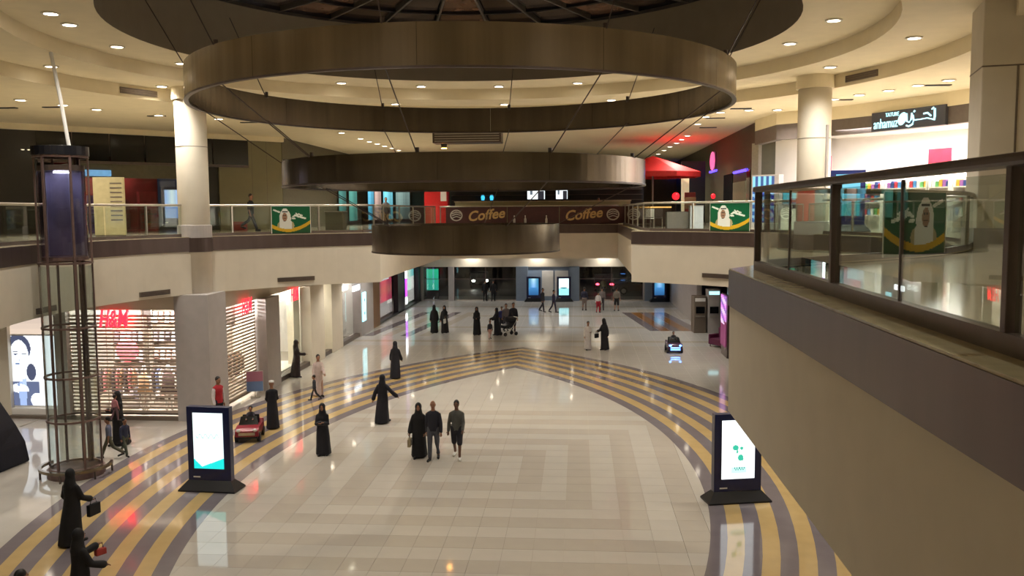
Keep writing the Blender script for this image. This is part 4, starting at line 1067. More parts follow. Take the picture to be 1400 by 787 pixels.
# things beyond the right balustrade
t = bx3('partition', 'tall black partition panel right of the red parasol', 'partition', 931, 964, 54, ZF, 10.1, .3, M_BLACK); MB().box(-t['_w'] / 2 - .05, t['_w'] / 2 + .05, -.05, .35, 0, .08).build('foot', M_DARKMET, t)
t = bx3('menu_pillar', 'cream lit pillar under the edge of the red parasol', 'pillar', 932, 942, 52, ZF, 9.1, .3, mat('cream_glow', (240, 224, 180), .5, emit=.35)); MB().box(-.4, .4, -.1, .4, 0, .1).build('foot', M_DARKMET, t)
for px, lab in ((924, 'red glowing lamp on a dark stand below the parasol'), (975, 'small red glowing lamp beside the black partition')):
    p = on_y(px, 268, 48); t = thing('red_lamp', lab, 'lamp', (p.x, 48, ZF)); zz = p.z - ZF; MB().ell((0, 0, zz), (.2, .2, .2) if px < 950 else (.12, .12, .14)).build('globe', mat('red_glow', (255, 30, 40), .4, emit=1.6), t, True); MB().tube([(0, 0, .03), (0, 0, zz - .15)], .025, 8).build('stand', M_DARKMET, t); MB().lathe([(.18, 0), (.18, .03)], 16).build('foot', M_DARKMET, t)
t = bx3('counter_block', 'light grey upright block behind the right balustrade', 'counter', 944, 962, 40, ZF, ZF + 1.0, .6, mat('block_grey', (170, 176, 184), .5)); MB().box(-t['_w'] / 2, t['_w'] / 2, -.02, .62, 1.0, 1.03).build('top', M_PIER, t)
t = bx3('planter_box', 'long low grey planter left of the light grey block', 'planter', 912, 943, 40.3, ZF, ZF + .75, .6, mat('planter_grey', (104, 100, 96), .6)); MB().box(-t['_w'] / 2 + .05, t['_w'] / 2 - .05, .05, .55, .75, .77).build('soil', M_DARK, t)
t = bx3('cafe_counter', 'long counter with glowing amber top under the red parasol', 'counter', 868, 918, 46, ZF, ZF + .95, .7, mat('cafe_dark', (70, 50, 40), .5)); MB().box(-t['_w'] / 2, t['_w'] / 2, -.05, .75, .95, 1.02).build('lit_top', mat('amber_glow', (255, 190, 110), .5, emit=.9), t)
t = bx3('red_board', 'dark red menu board beside the black partition', 'board', 936, 951, 47, ZF, ZF + 1.75, .1, mat('dark_red_board', (140, 40, 32), .5)); MB().box(-.3, .3, -.03, 0, .9, 1.5).build('label_sheet', M_BROWN, t)
for px, y, lab, col in ((886, 42, 'white backed cafe chair behind the right balustrade, nearest the bridge', M_WHITE), (874, 43.2, 'grey cafe chair behind the right balustrade by the bridge corner', M_PIER), (900, 43.5, 'dark cafe chair behind the right balustrade by the planter', M_DARKMET)):
    p = on_y(px, 300, y); t = thing('cafe_chair', lab, 'chair', (p.x, y, ZF), random.uniform(-.5, .5)); MB().box(-.22, .22, -.22, .22, .43, .47).build('seat', col, t, bevel=.01); MB().box(-.22, .22, .18, .22, .5, .9).build('backrest', col, t, bevel=.01)
    for a in (-.19, .19):
        for b2 in (-.19, .19): MB().tube([(a, b2, 0), (a, b2, .44)], .015, 6).build('leg', M_STEEL2, t)
        MB().tube([(a, .2, .45), (a, .2, .6)], .015, 6).build('back_post', M_STEEL2, t)
t = bx3('counter_block', 'olive grey desk block on the left gallery beside the green banner', 'counter', 444, 468, 42, ZF, ZF + .85, .7, mat('desk_grey', (112, 110, 98), .6)); MB().box(-t['_w'] / 2 - .03, t['_w'] / 2 + .03, -.03, .73, .85, .9).build('top', M_PIER, t)
t = bx3('bench', 'small dark red bench against the beige wall on the left gallery', 'bench', 317, 333, 41.5, ZF, ZF + .42, .4, mat('bench_red', (150, 58, 48), .6)); MB().box(-t['_w'] / 2 + .05, t['_w'] / 2 - .05, .05, .35, -.0, .02).build('plinth', M_DARKMET, t)
for px0, px1, c, lab in ((462, 472, (70, 120, 112), 'narrow teal lit shop panel in the left upper corridor, left of two'), (476, 487, (80, 140, 128), 'narrow teal lit shop panel in the left upper corridor, right of two'), (502, 510, (90, 170, 200), 'pale blue lit shop panel in the left upper corridor'), (511, 520, (180, 150, 140), 'pinkish poster panel between the blue shop panels upstairs'), (523, 536, (110, 190, 205), 'broad aqua lit shop panel in the left upper corridor'), (541, 560, (110, 130, 124), 'grey green shop panel at the end of the left upper corridor')):
    pa, pb = on_x(px0, 280, -12.5), on_x(px1, 280, -12.5)
    if px1 > 536: pa, pb = on_y(px0, 280, 72.4), on_y(px1, 280, 72.4)
    d = pb - pa; t = thing('poster_board', lab, 'poster', (pa.x + .03, pa.y, ZF), math.atan2(d.y, d.x))
    panel_print('print', math.hypot(d.x, d.y), 2.2, 6, 8, lambda u, v, c=c: tuple(min(255, k * (.8 + .3 * v + .15 * math.sin(u * 6))) for k in c), M_LITE, t, (math.hypot(d.x, d.y) / 2, -.04, .25)); MB().box(0, math.hypot(d.x, d.y), -.03, -.0, 0, 2.5).build('frame', M_DARKMET, t)
for px, lab in ((1012, 'long violet neon strip on the right upper corridor wall'), (975, 'short violet neon strip beyond the black partition'), (918, 'violet neon strip glowing under the red parasol')):
    p = on_x(px, 234, XR - .05) if px != 918 else on_y(920, 241, 72.5)
    t = thing('neon_strip', lab, 'neon', p, PI / 2 if px != 918 else 0); L = 3.4 if px == 1012 else (2.4 if px == 975 else 1.2)
    MB().tube([(-L / 2, 0, 0), (L / 2, 0, 0)], .07, 8).build('tube', mat('violet_neon', (90, 70, 255), .4, emit=2.2), t); MB().box(-L / 2, L / 2, .0, .04, -.02, .1).build('mount', M_DARKMET, t)
t = thing('lit_sign', 'pink and violet glowing sign high beside the black partition', 'sign', on_x(975, 220, XR - .06), -PI / 2); MB().ell((0, -.05, 0), (1.0, .04, .55)).build('glow_panel', mat('pink_glow', (240, 110, 170), .4, emit=.8), t, True); MB().box(-.8, .8, 0, .04, -.5, .5).build('backing', M_DARKMET, t)
MB().box(XR - .05, XR + .1, on_x(1020, 270, XR).y, on_x(1003, 270, XR).y, ZF, ZF + 2.2).build('pale_door', mat('pale_green_door', (140, 144, 120), .4), wu)
for a, b2 in ((1026, 1021), (1002, 990)): MB().box(XR - .04, XR + .1, on_x(a, 270, XR).y, on_x(b2, 270, XR).y, ZF, ZF + 2.7).build('dark_door', M_DKGLASS, wu)
# left upper shop: blue sign, red goods
def ulp(px, y): q = UA + ud * us(px) - un * 0; v = q + Vector((-ud.y, ud.x, 0)) * y; return v
t = thing('shop_sign', 'dim blue glowing sign over the red upper shop behind the lift', 'sign', (ulp(125, -.06).x, ulp(125, -.06).y, uz(125, 236)), math.atan2(ud.y, ud.x)); MB().box(-.85, .85, -.05, 0, -.15, .13).build('lettering', mat('blue_glow', (100, 150, 190), .4, emit=.7), t, bevel=.04)
for px, y, w_, h, c, lab in ((120, .6, .8, 1.7, (150, 120, 200), 'violet poster board in the red upper shop window'), (172, 1.0, .9, 1.5, (120, 40, 44), 'dark red display cabinet in the upper shop behind the directory board'), (210, .9, .8, 1.9, (160, 44, 46), 'red display cabinet in the upper shop beside the blue totem')):
    v = ulp(px, y); t = thing('display_cabinet', lab, 'cabinet', (v.x, v.y, ZF), math.atan2(ud.y, ud.x)); MB().box(-w_ / 2, w_ / 2, 0, .4, 0, h).build('body', mat('cab_%d' % px, c, .5, ns=3, na=.35), t)
    for k in range(3): MB().box(-w_ / 2 + .05, w_ / 2 - .05, -.15, 0, .4 + .4 * k, .43 + .4 * k).build('shelf', M_DARKMET, t)
for px, py in ((80, 223), (115, 222), (162, 222), (222, 224), (190, 230), (40, 190), (48, 190)):
    v = ulp(px, .9); lamp((v.x, v.y, 9.4) if py > 200 else (up(px, py).x, up(px, py).y - .5, 10.0), .06, 'small spotlight in the shop fronts of the left gallery', 'spotlights of the left upper shops')
t = thing('spotlight', 'amber spotlight pointing down among dark ducts above the middle ring', 'spotlight', on_z(607, 195, 10.4)); MB().lathe([(.12, -.25), (.16, 0), (.05, .2)], 14).build('housing', M_BLACK, t, True); MB().lathe([(.13, -.27), (.13, -.255)], 14).build('lens', mat('amber_lens', (255, 170, 80), .4, emit=30), t); MB().tube([(0, 0, .15), (0, 0, .7)], .02, 6).build('stem', M_BLACK, t)
p = on_z(640, 196, 10.35); t = thing('ceiling_unit', 'dark louvred ventilation unit hanging above the far bridge', 'ventilation unit', (p.x, p.y, 10.35)); MB().box(-1.6, 1.6, -.5, .5, 0, .5).build('housing', M_DARKMET, t, bevel=.03)
for k in range(4): MB().box(-1.5, 1.5, -.54, -.5, .06 + .11 * k, .1 + .11 * k).build('louvre', M_STEEL2, t)
MB().tube([(-1.2, 0, .5), (-1.2, 0, .75)], .03, 6).build('hanger', M_DARKMET, t); MB().tube([(1.2, 0, .5), (1.2, 0, .75)], .03, 6).build('hanger', M_DARKMET, t)
# arched bulkhead at the far end of the upper corridor
b = MB(); xa, xb_ = on_y(672, 190, 62).x, on_y(775, 190, 62).x; N = 16
for k in range(N):
    u0, u1 = k / N, (k + 1) / N; z0_, z1_ = 10.25 + .55 * math.sin(PI * u0), 10.25 + .55 * math.sin(PI * u1)
    b.loft([[(xa + (xb_ - xa) * u0, y, z0_), (xa + (xb_ - xa) * u1, y, z1_), (xa + (xb_ - xa) * u1, y, z1_ + .18), (xa + (xb_ - xa) * u0, y, z0_ + .18)] for y in (62, 62.4)])
b.build('arched_beam', M_GRILLE, ceil)
# ================================================================== people
M_SKIN = mat('skin', (150, 108, 84), .55, ns=10, na=.05); M_SKIND = mat('skin_dark', (104, 74, 58), .55, ns=10, na=.05)
M_HAIR = mat('black_hair', (22, 18, 18), .5, ns=20, na=.2); M_ABAYA = mat('black_cloth', (17, 16, 20), .75, ns=8, na=.25, bump=.2)
M_ABAYN = mat('navy_black_cloth', (21, 21, 32), .75, ns=8, na=.25, bump=.2); M_ABAYB = mat('brown_black_cloth', (46, 34, 36), .75, ns=8, na=.25, bump=.2)
M_EYE = mat('eye', (25, 18, 16), .2); M_LIP = mat('lips', (130, 70, 66), .5); M_SHOE = mat('dark_shoe', (26, 24, 26), .5); M_SHOEW = mat('white_shoe', (216, 214, 208), .5)
def cloth(c): return mat('cloth_%d_%d_%d' % c, c, .8, ns=9, na=.12, bump=.2)
PEND = []     # (object, voxel, extra finger bmesh)
def pend(name, mb, m, parent, vox, fingers=None):
    o = mb.build(name, m, parent); md = o.modifiers.new('r', 'REMESH'); md.mode = 'VOXEL'; md.voxel_size = vox; md.use_smooth_shade = True
    s = o.modifiers.new('s', 'SMOOTH'); s.iterations = 3; s.factor = .45
    PEND.append((o, fingers)); return o
def person(label, x, y, face=0, H=1.72, outfit='man', top=(30, 30, 40), bottom=(40, 44, 56), legs='trousers', stride=.3, lead=1, aL=(.1, .2, .2), aR=(-.1, .2, .2),
           skin=None, hair=M_HAIR, cap=None, scarf=None, robe=M_ABAYA, vox=.022, z=0.0, shoe=None, veil=False, group=None, headk=1.0, lean=0.0, belly=0.0, longsleeve=True, sit=False, vest=None):
    """front is -y; aL/aR: (forward swing, outward, elbow bend) of the arms on the -x / +x side"""
    s = H / 1.75; skin = skin or M_SKIN; shoe = shoe or M_SHOE
    t = thing('person', label, 'person', (x, y, z), math.radians(face), group)
    if outfit != 'man': stride *= .6
    hz = .93
    jt = {}
    for sg, nm in ((-1, 'L'), (1, 'R')):
        a = stride * (1 if (sg == -1) == (lead == 1) else -1)
        if sit: th, kn = 1.35, 1.1
        else: th, kn = a, (0.12 if a > 0 else .12 + .9 * abs(a))
        hip = Vector((sg * .095, 0, hz)); knee = hip + Vector((0, -math.sin(th), -math.cos(th))) * .43; sh = th - kn
        ank = knee + Vector((0, -math.sin(sh), -math.cos(sh))) * .42
        jt['hip' + nm], jt['knee' + nm], jt['ank' + nm] = hip, knee, ank
        jt['toe' + nm] = ank + Vector((sg * .03, -.15 * math.cos(min(0, sh) * .6), -.045 + .12 * min(0, sh) * .6))
    dz = .075 - min(jt['ankL'].z, jt['ankR'].z) if not sit else -.55
    for k in jt: jt[k].z += dz
    hz += dz
    L = lambda zz: -lean * max(0, zz - hz)          # lean moves the chest forward
    P = lambda x_, y_, z_: Vector((x_, y_ + L(z_ + dz), z_ + dz))
    head = P(0, -.02, 1.635); hr = headk
    body = MB(); fing = MB()
    S = lambda v: tuple(Vector(v) * s)
    body.capsule([S(P(0, .005, 1.42)), S(P(0, -.005, 1.56))], [.062 * s, .058 * s])
    body.ell(S(head), (.078 * s * hr, .098 * s * hr, .118 * s * hr)); body.ell(S(head + Vector((0, -.03, -.06)) * hr), (.056 * s * hr, .066 * s * hr, .065 * s * hr))
    body.ell(S(head + Vector((0, -.105, -.015)) * hr), (.014 * s, .022 * s, .026 * s), 8, 6)
    for sg in (-1, 1): body.ell(S(head + Vector((sg * .082, .005, -.01)) * hr), (.012 * s, .022 * s, .034 * s), 8, 6)
    body.ell(S(P(0, .01, 1.28)), (.16 * s, .105 * s, .2 * s)); body.ell(S(P(0, .0, 1.05)), (.135 * s, .1 * s, .17 * s)); body.ell(S(P(0, .01, .92)), (.155 * s, .11 * s, .11 * s))
    arms = {}
    for sg, nm, ar in ((-1, 'L', aL), (1, 'R', aR)):
        f, o_, el = ar[:3]; inn = ar[3] if len(ar) > 3 else .15
        sh = P(sg * (.168 if outfit == 'man' else .15), .01, 1.365); u = Vector((sg * math.sin(o_), -math.sin(f) * math.cos(o_), -math.cos(f) * math.cos(o_))); elb = sh + u * .29
        g = f + el; v = Vector((sg * math.sin(o_ - inn), -math.sin(g) * math.cos(o_ - inn), -math.cos(g) * math.cos(o_ - inn))); wr = elb + v * .25
        arms[nm] = (sh, elb, wr, v)
        body.capsule([S(sh), S(elb), S(wr)], [.05 * s, .042 * s, .03 * s]); palm = wr + v * .06
        body.capsule([S(wr), S(palm)], [.028 * s, .034 * s])
        side = v.cross(Vector((0, 0, 1)) if abs(v.z) < .9 else Vector((0, 1, 0))).normalized(); nrm = v.cross(side).normalized()
        for q, ln in enumerate((.062, .075, .07, .055)):
            b0 = palm + side * (-.024 + .016 * q); fing.tube([S(b0), S(b0 + v * .5 * ln + v * .012), S(b0 + v * ln + nrm * .014)], [.0095 * s, .0088 * s, .007 * s], 6)
        b0 = wr + v * .03 + side * -.026; fing.tube([S(b0), S(b0 + side * -.03 + v * .028), S(b0 + side * -.036 + v * .055)], [.0105 * s, .0095 * s, .0075 * s], 6)
    for nm in 'LR':
        body.capsule([S(jt['hip' + nm]), S(jt['knee' + nm]), S(jt['ank' + nm])], [.085 * s, .058 * s, .04 * s])
        body.capsule([S(jt['ank' + nm] + Vector((0, .02, -.03))), S(jt['toe' + nm])], [.036 * s, .03 * s])
    bo = pend('body', body, skin, t, vox, fing)
    e = MB()
    for sg in (-1, 1): e.ell(S(head + Vector((sg * .032, -.092, .012)) * hr), (.012 * s, .008 * s, .008 * s), 8, 5)
    if not veil: e.build('eyes', M_EYE, bo); MB().ell(S(head + Vector((0, -.092, -.068)) * hr), (.024 * s, .01 * s, .008 * s), 8, 5).build('mouth', M_LIP, bo)
    else: e.build('eyes', M_EYE, bo)
    for nm in 'LR':
        MB().capsule([S(jt['ank' + nm] + Vector((0, .035, -.04))), S(jt['toe' + nm] + Vector((0, -.03, 0)))], [.045 * s, .04 * s], 10).build('shoe', shoe, t, True)
    def sleeve(b, nm, k0, k1, end=1.0, w_=0):
        sh, el, wr, v = arms[nm]; w2 = el.lerp(wr, end); sh = sh.lerp(el, .07); b.capsule([S(sh), S(el), S(w2)], [k0 * s, (k0 + k1) / 2 * s, k1 * s + w_])
    def torso(b, g=0.0, bot=.88):
        prof = [(bot - .02, .158, .122), (1.0, .15, .115), (1.14, .145, .11), (1.27, .165, .12), (1.36, .152, .105), (1.42, .095, .08), (1.455, .064, .066)]
        b.loft([[S(P((rx + g) * math.cos(q), .005 - belly * (1 if .95 < zz < 1.2 else 0) + (ry + g) * math.sin(q), zz)) for q in [2 * PI * k / 20 for k in range(20)]] for zz, rx, ry in prof])
        for sg in (-1, 1): b.capsule([S(P(sg * .02, .01, 1.435)), S(P(sg * .155, .01, 1.365))], [(.05 + g) * s, (.05 + g) * s])
    if outfit == 'man':
        b = MB(); torso(b)
        for nm in 'LR': sleeve(b, nm, .06, .048 if longsleeve else .06, .95 if longsleeve else -0.0 + .05)
        pend('shirt', b, cloth(top), t, vox)
        if vest:
            b = MB(); torso(b, .014); pend('waistcoat', b, cloth(vest), t, vox)
        b = MB(); b.ell(S(P(0, .01, .90)), (.168 * s, .128 * s, .14 * s))
        for nm in 'LR':
            if legs == 'shorts': b.capsule([S(jt['hip' + nm]), S(jt['knee' + nm] + Vector((0, 0, -.02)))], [.1 * s, .085 * s])
            else: b.capsule([S(jt['hip' + nm]), S(jt['knee' + nm]), S(jt['ank' + nm] + Vector((0, 0, .03)))], [.098 * s, .074 * s, .062 * s])
        pend(legs, b, cloth(bottom), t, vox)
    else:                                             # long robe
        hem = .03; wid = 1.0 if outfit == 'abaya' else .9
        ex = abs(stride) * .5
        cy_ = (jt['ankL'].y + jt['ankR'].y) / 2 + .02
        prof = [(hem, .26, .21 + ex, cy_), (.35, .235, .19 + ex * .8, cy_ * .8), (.62, .225, .18 + ex * .4, cy_ * .5), (.92, .2, .16, .0), (1.1, .172, .14, 0), (1.28, .185, .14, 0), (1.38, .15, .115, .01), (1.46, .08, .08, .01)]
        rings = []
        for zz, rx, ry, yy in prof:
            rp = max(0, (1.0 - zz)) * .05
            rings.append([S((rx * wid * math.cos(q) * (1 + rp * math.sin(7 * q)), yy + L(zz) + ry * wid * math.sin(q) * (1 + rp * math.sin(7 * q + 1)), zz + (dz if zz > .6 else 0))) for q in [2 * PI * k / 28 for k in range(28)]])
        b = MB(); b.loft(rings); b.capsule([S(P(-.14, .01, 1.37)), S(P(0, .01, 1.42)), S(P(.14, .01, 1.37))], [.055 * s, .06 * s, .055 * s])
        for nm in 'LR': sleeve(b, nm, .066, .08 if outfit == 'abaya' else .06, .93)
        pend('abaya' if outfit == 'abaya' else 'robe', b, robe, t, vox)
    if scarf:
        b = MB(); k = .03 if not veil else -.012
        b.ell(S(head + Vector((0, k, .012)) * hr), (.112 * s * hr, .118 * s * hr, .14 * s * hr)); b.capsule([S(head + Vector((0, .03, -.06))), S(P(0, .03, 1.44))], [.105 * s, .13 * s]); b.ell(S(P(0, .02, 1.35)), (.172 * s, .135 * s, .14 * s))
        if veil: b.ell(S(head + Vector((0, -.06, -.08))), (.08 * s, .06 * s, .1 * s))
        pend('headscarf', b, scarf, t, vox)
    elif cap is not None:
        MB().lathe([(.094 * s, s * (head.z + .05)), (.09 * s, s * (head.z + .11)), (.03 * s, s * (head.z + .13))], 18, (0, head.y * s + .01)).build('cap', cap, t, True)
    if not scarf and hair is not None and cap is None:
        b = MB(); b.ell(S(head + Vector((0, .018, .03)) * hr), (.088 * s * hr, .102 * s * hr, .108 * s * hr)); pend('hair', b, hair, t, vox)
    jt.update({'arms': arms, 's': s, 't': t}); return jt
def gp(px, py): p = on_z(px, py, 0); return p.x, p.y
def bag_at(pr, side, label, col, wd=.3, ht=.22, nm='handbag', drop=.0, grp=None):
    sh, el, wr, v = pr['arms'][side]; t0 = pr['t']; s = pr['s']
    w_ = Matrix.Translation(t0.location) @ Matrix.Rotation(t0.rotation_euler.z, 4, 'Z') @ (Vector(wr + v * .09) * s)
    t = thing(nm, label, 'handbag', (w_.x, w_.y, w_.z - ht - .1 - drop), t0.rotation_euler.z + PI / 2)
    MB().box(-wd / 2, wd / 2, -.05, .05, 0, ht).build('bag_body', cloth(col), t, bevel=.02)
    MB().tube([(-wd * .3, 0, ht - .01), (-wd * .2, 0, ht + .1 + drop), (wd * .2, 0, ht + .1 + drop), (wd * .3, 0, ht - .01)], .01, 6).build('handle', M_SHOE, t)
    return t
AB, SC = 'abaya', M_ABAYA
N_ = .02; F_ = .032
x, y = on_z(101, 742, 0).x, on_z(101, 742, 0).y
q = person('woman in black abaya at lower left, seen from behind with a bag at her side', x, y, 170, 1.66, AB, stride=.25, scarf=SC, aL=(.25, .28, .9), aR=(.2, .35, .7), vox=N_)
bag_at(q, 'L', 'black shoulder bag at the side of the robed woman at lower left', (20, 20, 24), .34, .26)
x, y = on_z(113, 845, 0).x, on_z(113, 845, 0).y
q = person('woman in black robe cut by the bottom edge at lower left, hand raised forward', x, y, 150, 1.64, AB, stride=.2, scarf=SC, aL=(.35, .3, .9), aR=(.9, .2, .9), vox=N_)
bag_at(q, 'R', 'small red and white purse held by the woman cut by the bottom edge', (170, 60, 52), .2, .12)
p = on_z(27, 778, 1.66); person('dark-haired person of whom only the crown shows in the bottom left corner', p.x, p.y, 150, 1.68, 'man', (40, 40, 48), vox=N_)
x, y = gp(163, 608)
q = person('woman in black abaya before the frontal shutter, carrying a small child', x, y, -25, 1.7, AB, stride=.3, scarf=SC, aL=(.3, .1, 1.7, .4), aR=(.3, .1, 1.7, .4), vox=N_)
person('small child in pink carried on the arm of the woman by the shutter', x + .12, y - .36, 160, .82, 'man', (206, 140, 150), (120, 90, 100), stride=.2, z=.85, vox=.014, headk=1.35)
x, y = gp(150, 626); person('boy in grey-blue shirt and olive trousers striding below the shutter', x, y, -70, 1.28, 'man', (104, 112, 138), (92, 90, 74), stride=.42, vox=.017, headk=1.12, longsleeve=False)
x, y = gp(172, 622); person('child in dark top with green trousers striding just right of the boy', x, y, 60, 1.15, 'man', (48, 52, 76), (78, 84, 70), stride=.36, vox=.016, headk=1.15)
x, y = gp(300, 584); person('man in red waistcoat and white sleeves leaning by the grey pier', x, y, 62, 1.74, 'man', (214, 206, 210), (32, 34, 50), stride=.08, vox=N_, vest=(176, 36, 50))
sh_ = bpy.context.scene.objects
x, y = gp(373, 585); person('man in long dark robe with white cap, right of the red toy car', x, y, 205, 1.62, 'thobe', robe=M_ABAYN, cap=M_WHITE, stride=.1, aL=(.2, .15, .9, .4), aR=(.2, .15, .9, .4), vox=N_)
x, y = gp(442, 622); person('woman in dark robe with folded arms facing us, alone at the stripe edge', x, y, 8, 1.56, AB, stride=.05, scarf=M_ABAYN, robe=M_ABAYN, aL=(.35, .12, 1.6, .9), aR=(.35, .12, 1.5, .9), vox=N_)
x, y = gp(436, 541); person('man in long white robe walking past the pale shop fronts', x, y, 30, 1.66, 'thobe', robe=cloth((196, 178, 172)), stride=.3, lead=0, aR=(.5, .1, .5), vox=.024)
x, y = gp(430, 547); person('small child in dark clothes walking at the white-robed man\'s side', x, y, -80, 1.0, 'man', (46, 50, 58), (40, 42, 48), stride=.34, vox=.017, headk=1.2)
x, y = gp(524, 577); person('woman in black abaya walking away with one arm held out, on the left stripes', x, y, 165, 1.66, AB, stride=.3, scarf=M_ABAYN, robe=M_ABAYN, aL=(.1, .75, .5), aR=(-.25, .4, .1), vox=N_)
x, y = gp(541, 517); person('broad woman in black abaya standing with back turned beyond the stripes', x, y, 180, 1.62, AB, stride=.05, scarf=M_ABAYN, robe=M_ABAYN, aL=(.2, .25, .4), aR=(.2, .25, .4), vox=.025)
x, y = gp(398, 515); x = max(x, -9.4); q = person('woman in brown-black abaya looking into the lit display window', x, y, 110, 1.64, AB, stride=.1, scarf=M_ABAYB, robe=M_ABAYB, aL=(.5, .1, 1.0), vox=.025)
x, y = gp(573, 625); q = person('woman in black abaya, leftmost of three walking towards us, tan bag in hand', x, y, 5, 1.62, AB, stride=.22, scarf=SC, aL=(.05, .3, .2), aR=(.05, .1, .2), vox=N_)
bag_at(q, 'L', 'tan handbag carried by the leftmost of the three walkers', (150, 138, 112), .3, .24)
x, y = gp(593, 628); person('bald man in dark jacket and grey trousers, middle of three walking towards us', x, y, 0, 1.76, 'man', (32, 32, 44), (74, 76, 86), stride=.16, hair=None, aL=(-.1, .12, .15), aR=(.1, .2, .2), vox=N_, belly=.02)
x, y = gp(625, 626); person('man in grey top, dark knee shorts and white trainers, rightmost of three walkers', x, y, 0, 1.74, 'man', (84, 84, 80), (34, 34, 44), 'shorts', stride=.22, lead=0, aL=(-.05, .22, .15), aR=(.3, .14, .5), vox=N_, shoe=M_SHOEW, skin=M_SKIND)
x, y = gp(594, 455); person('woman in black abaya, left of a pair near the pink poster window', x, y, 10, 1.68, AB, stride=.1, scarf=SC, veil=True, vox=F_)
x, y = gp(608, 455); q = person('woman in black abaya with white bag, right of a pair near the pink poster window', x, y, -5, 1.64, AB, stride=.1, scarf=SC, aR=(.3, .1, 1.2, .3), vox=F_)
bag_at(q, 'R', 'white handbag of the right-hand woman in the far pair', (214, 212, 208), .3, .26)
x, y = gp(652, 458); person('woman in black abaya with hands clasped, alone left of the pushchair family', x, y, 0, 1.66, AB, stride=.08, scarf=SC, aL=(.2, .1, 1.3, .7), aR=(.2, .1, 1.3, .7), vox=F_)
x, y = gp(670, 463); person('small girl in dark top and pinkish trousers left of the pushchair', x, y, 20, 1.05, 'man', (40, 40, 48), (190, 150, 144), stride=.12, vox=.024, headk=1.2)
x, y = gp(679, 458); person('woman in black robe holding the pushchair', x, y, -60, 1.6, AB, stride=.12, scarf=M_ABAYN, robe=M_ABAYN, aL=(.5, .1, .8), aR=(.5, .1, .8), vox=F_)
x, y = gp(686, 451); person('boy in blue shirt behind the pushchair', x, y, 0, 1.45, 'man', (44, 48, 110), (40, 40, 52), stride=.1, vox=F_)
x, y = gp(692, 452); person('man in grey shirt between the blue-shirted boy and the tall dark man', x, y, 10, 1.66, 'man', (104, 96, 100), (58, 56, 64), stride=.12, vox=F_)
x, y = gp(702, 455); person('tall man in dark jumper and grey trousers, rightmost of the pushchair family', x, y, 10, 1.82, 'man', (24, 22, 36), (60, 58, 66), stride=.1, vox=F_)
for px, lab in ((663, 'dark-clothed person at the far entrance glass, left of two'), (674, 'dark-clothed person at the far entrance glass, right of two')):
    x, y = gp(px, 412); person(lab, x, YF - .55, 180, 1.76, 'man', (18, 18, 22), (20, 20, 24), stride=.12, vox=F_)
x, y = gp(742, 426); person('person in black passing the dim blue totem at the far doors', x, y, 60, 1.72, 'man', (20, 20, 30), (30, 30, 40), stride=.24, vox=F_)
x, y = gp(757, 427); person('youth in dark violet clothes walking left of the bright far totem', x, y, 70, 1.62, 'man', (36, 30, 58), (34, 34, 56), stride=.24, lead=0, vox=F_)
x, y = gp(799, 424); person('person in navy top and pale trousers left of the red trousers', x, y, 170, 1.7, 'man', (36, 38, 60), (120, 106, 100), stride=.1, vox=F_)
x, y = gp(818, 427); person('child in white top and red trousers near the far right doors', x, y, 160, 1.5, 'man', (206, 200, 200), (160, 24, 44), stride=.1, vox=F_)
x, y = gp(823, 424); person('man in grey top behind the red-trousered child', x, y, 175, 1.7, 'man', (120, 112, 112), (60, 56, 60), stride=.1, vox=F_)
x, y = gp(843, 425); person('man in grey tee and black shorts walking to the far right doors', x, y, 170, 1.74, 'man', (136, 130, 120), (24, 22, 26), 'shorts', stride=.25, vox=F_, longsleeve=False)
p = on_z(822, 398, 0); person('person in yellow-beige top standing outside the far right glass', p.x, 72.0, 180, 1.78, 'man', (178, 160, 122), (30, 26, 30), stride=.1, vox=F_, z=0)
x, y = gp(804, 478); person('boy in white robe with grey patterns beside the black-robed woman', x, y, 10, 1.5, 'thobe', robe=cloth((198, 192, 190)), stride=.12, aR=(.4, .1, 1.2, .5), vox=.026)
x, y = gp(826, 478); q = person('woman in black abaya with bag, right of the white-robed boy', x, y, -40, 1.64, AB, stride=.08, scarf=SC, veil=True, aL=(.5, .1, .9), vox=.026)
bag_at(q, 'L', 'black handbag of the woman beside the white-robed boy', (22, 20, 24), .26, .22)
p = on_z(344, 315.5, ZF); person('man in black tee walking on the left gallery before the beige wall', p.x, p.y, 80, 1.8, 'man', (16, 16, 20), (36, 36, 42), stride=.45, z=ZF, vox=.026, longsleeve=False)
for px, y_, lab, c in ((528, 50, 'person in grey sitting area near the left end of the bridge', (70, 70, 72)), (818, 57.5, 'barista in black behind the coffee counter', (16, 16, 18))):
    p = on_y(px, 300, y_); person(lab, p.x, y_, 20, 1.68, 'man', c, (40, 40, 44), stride=.05, z=ZF, vox=F_)
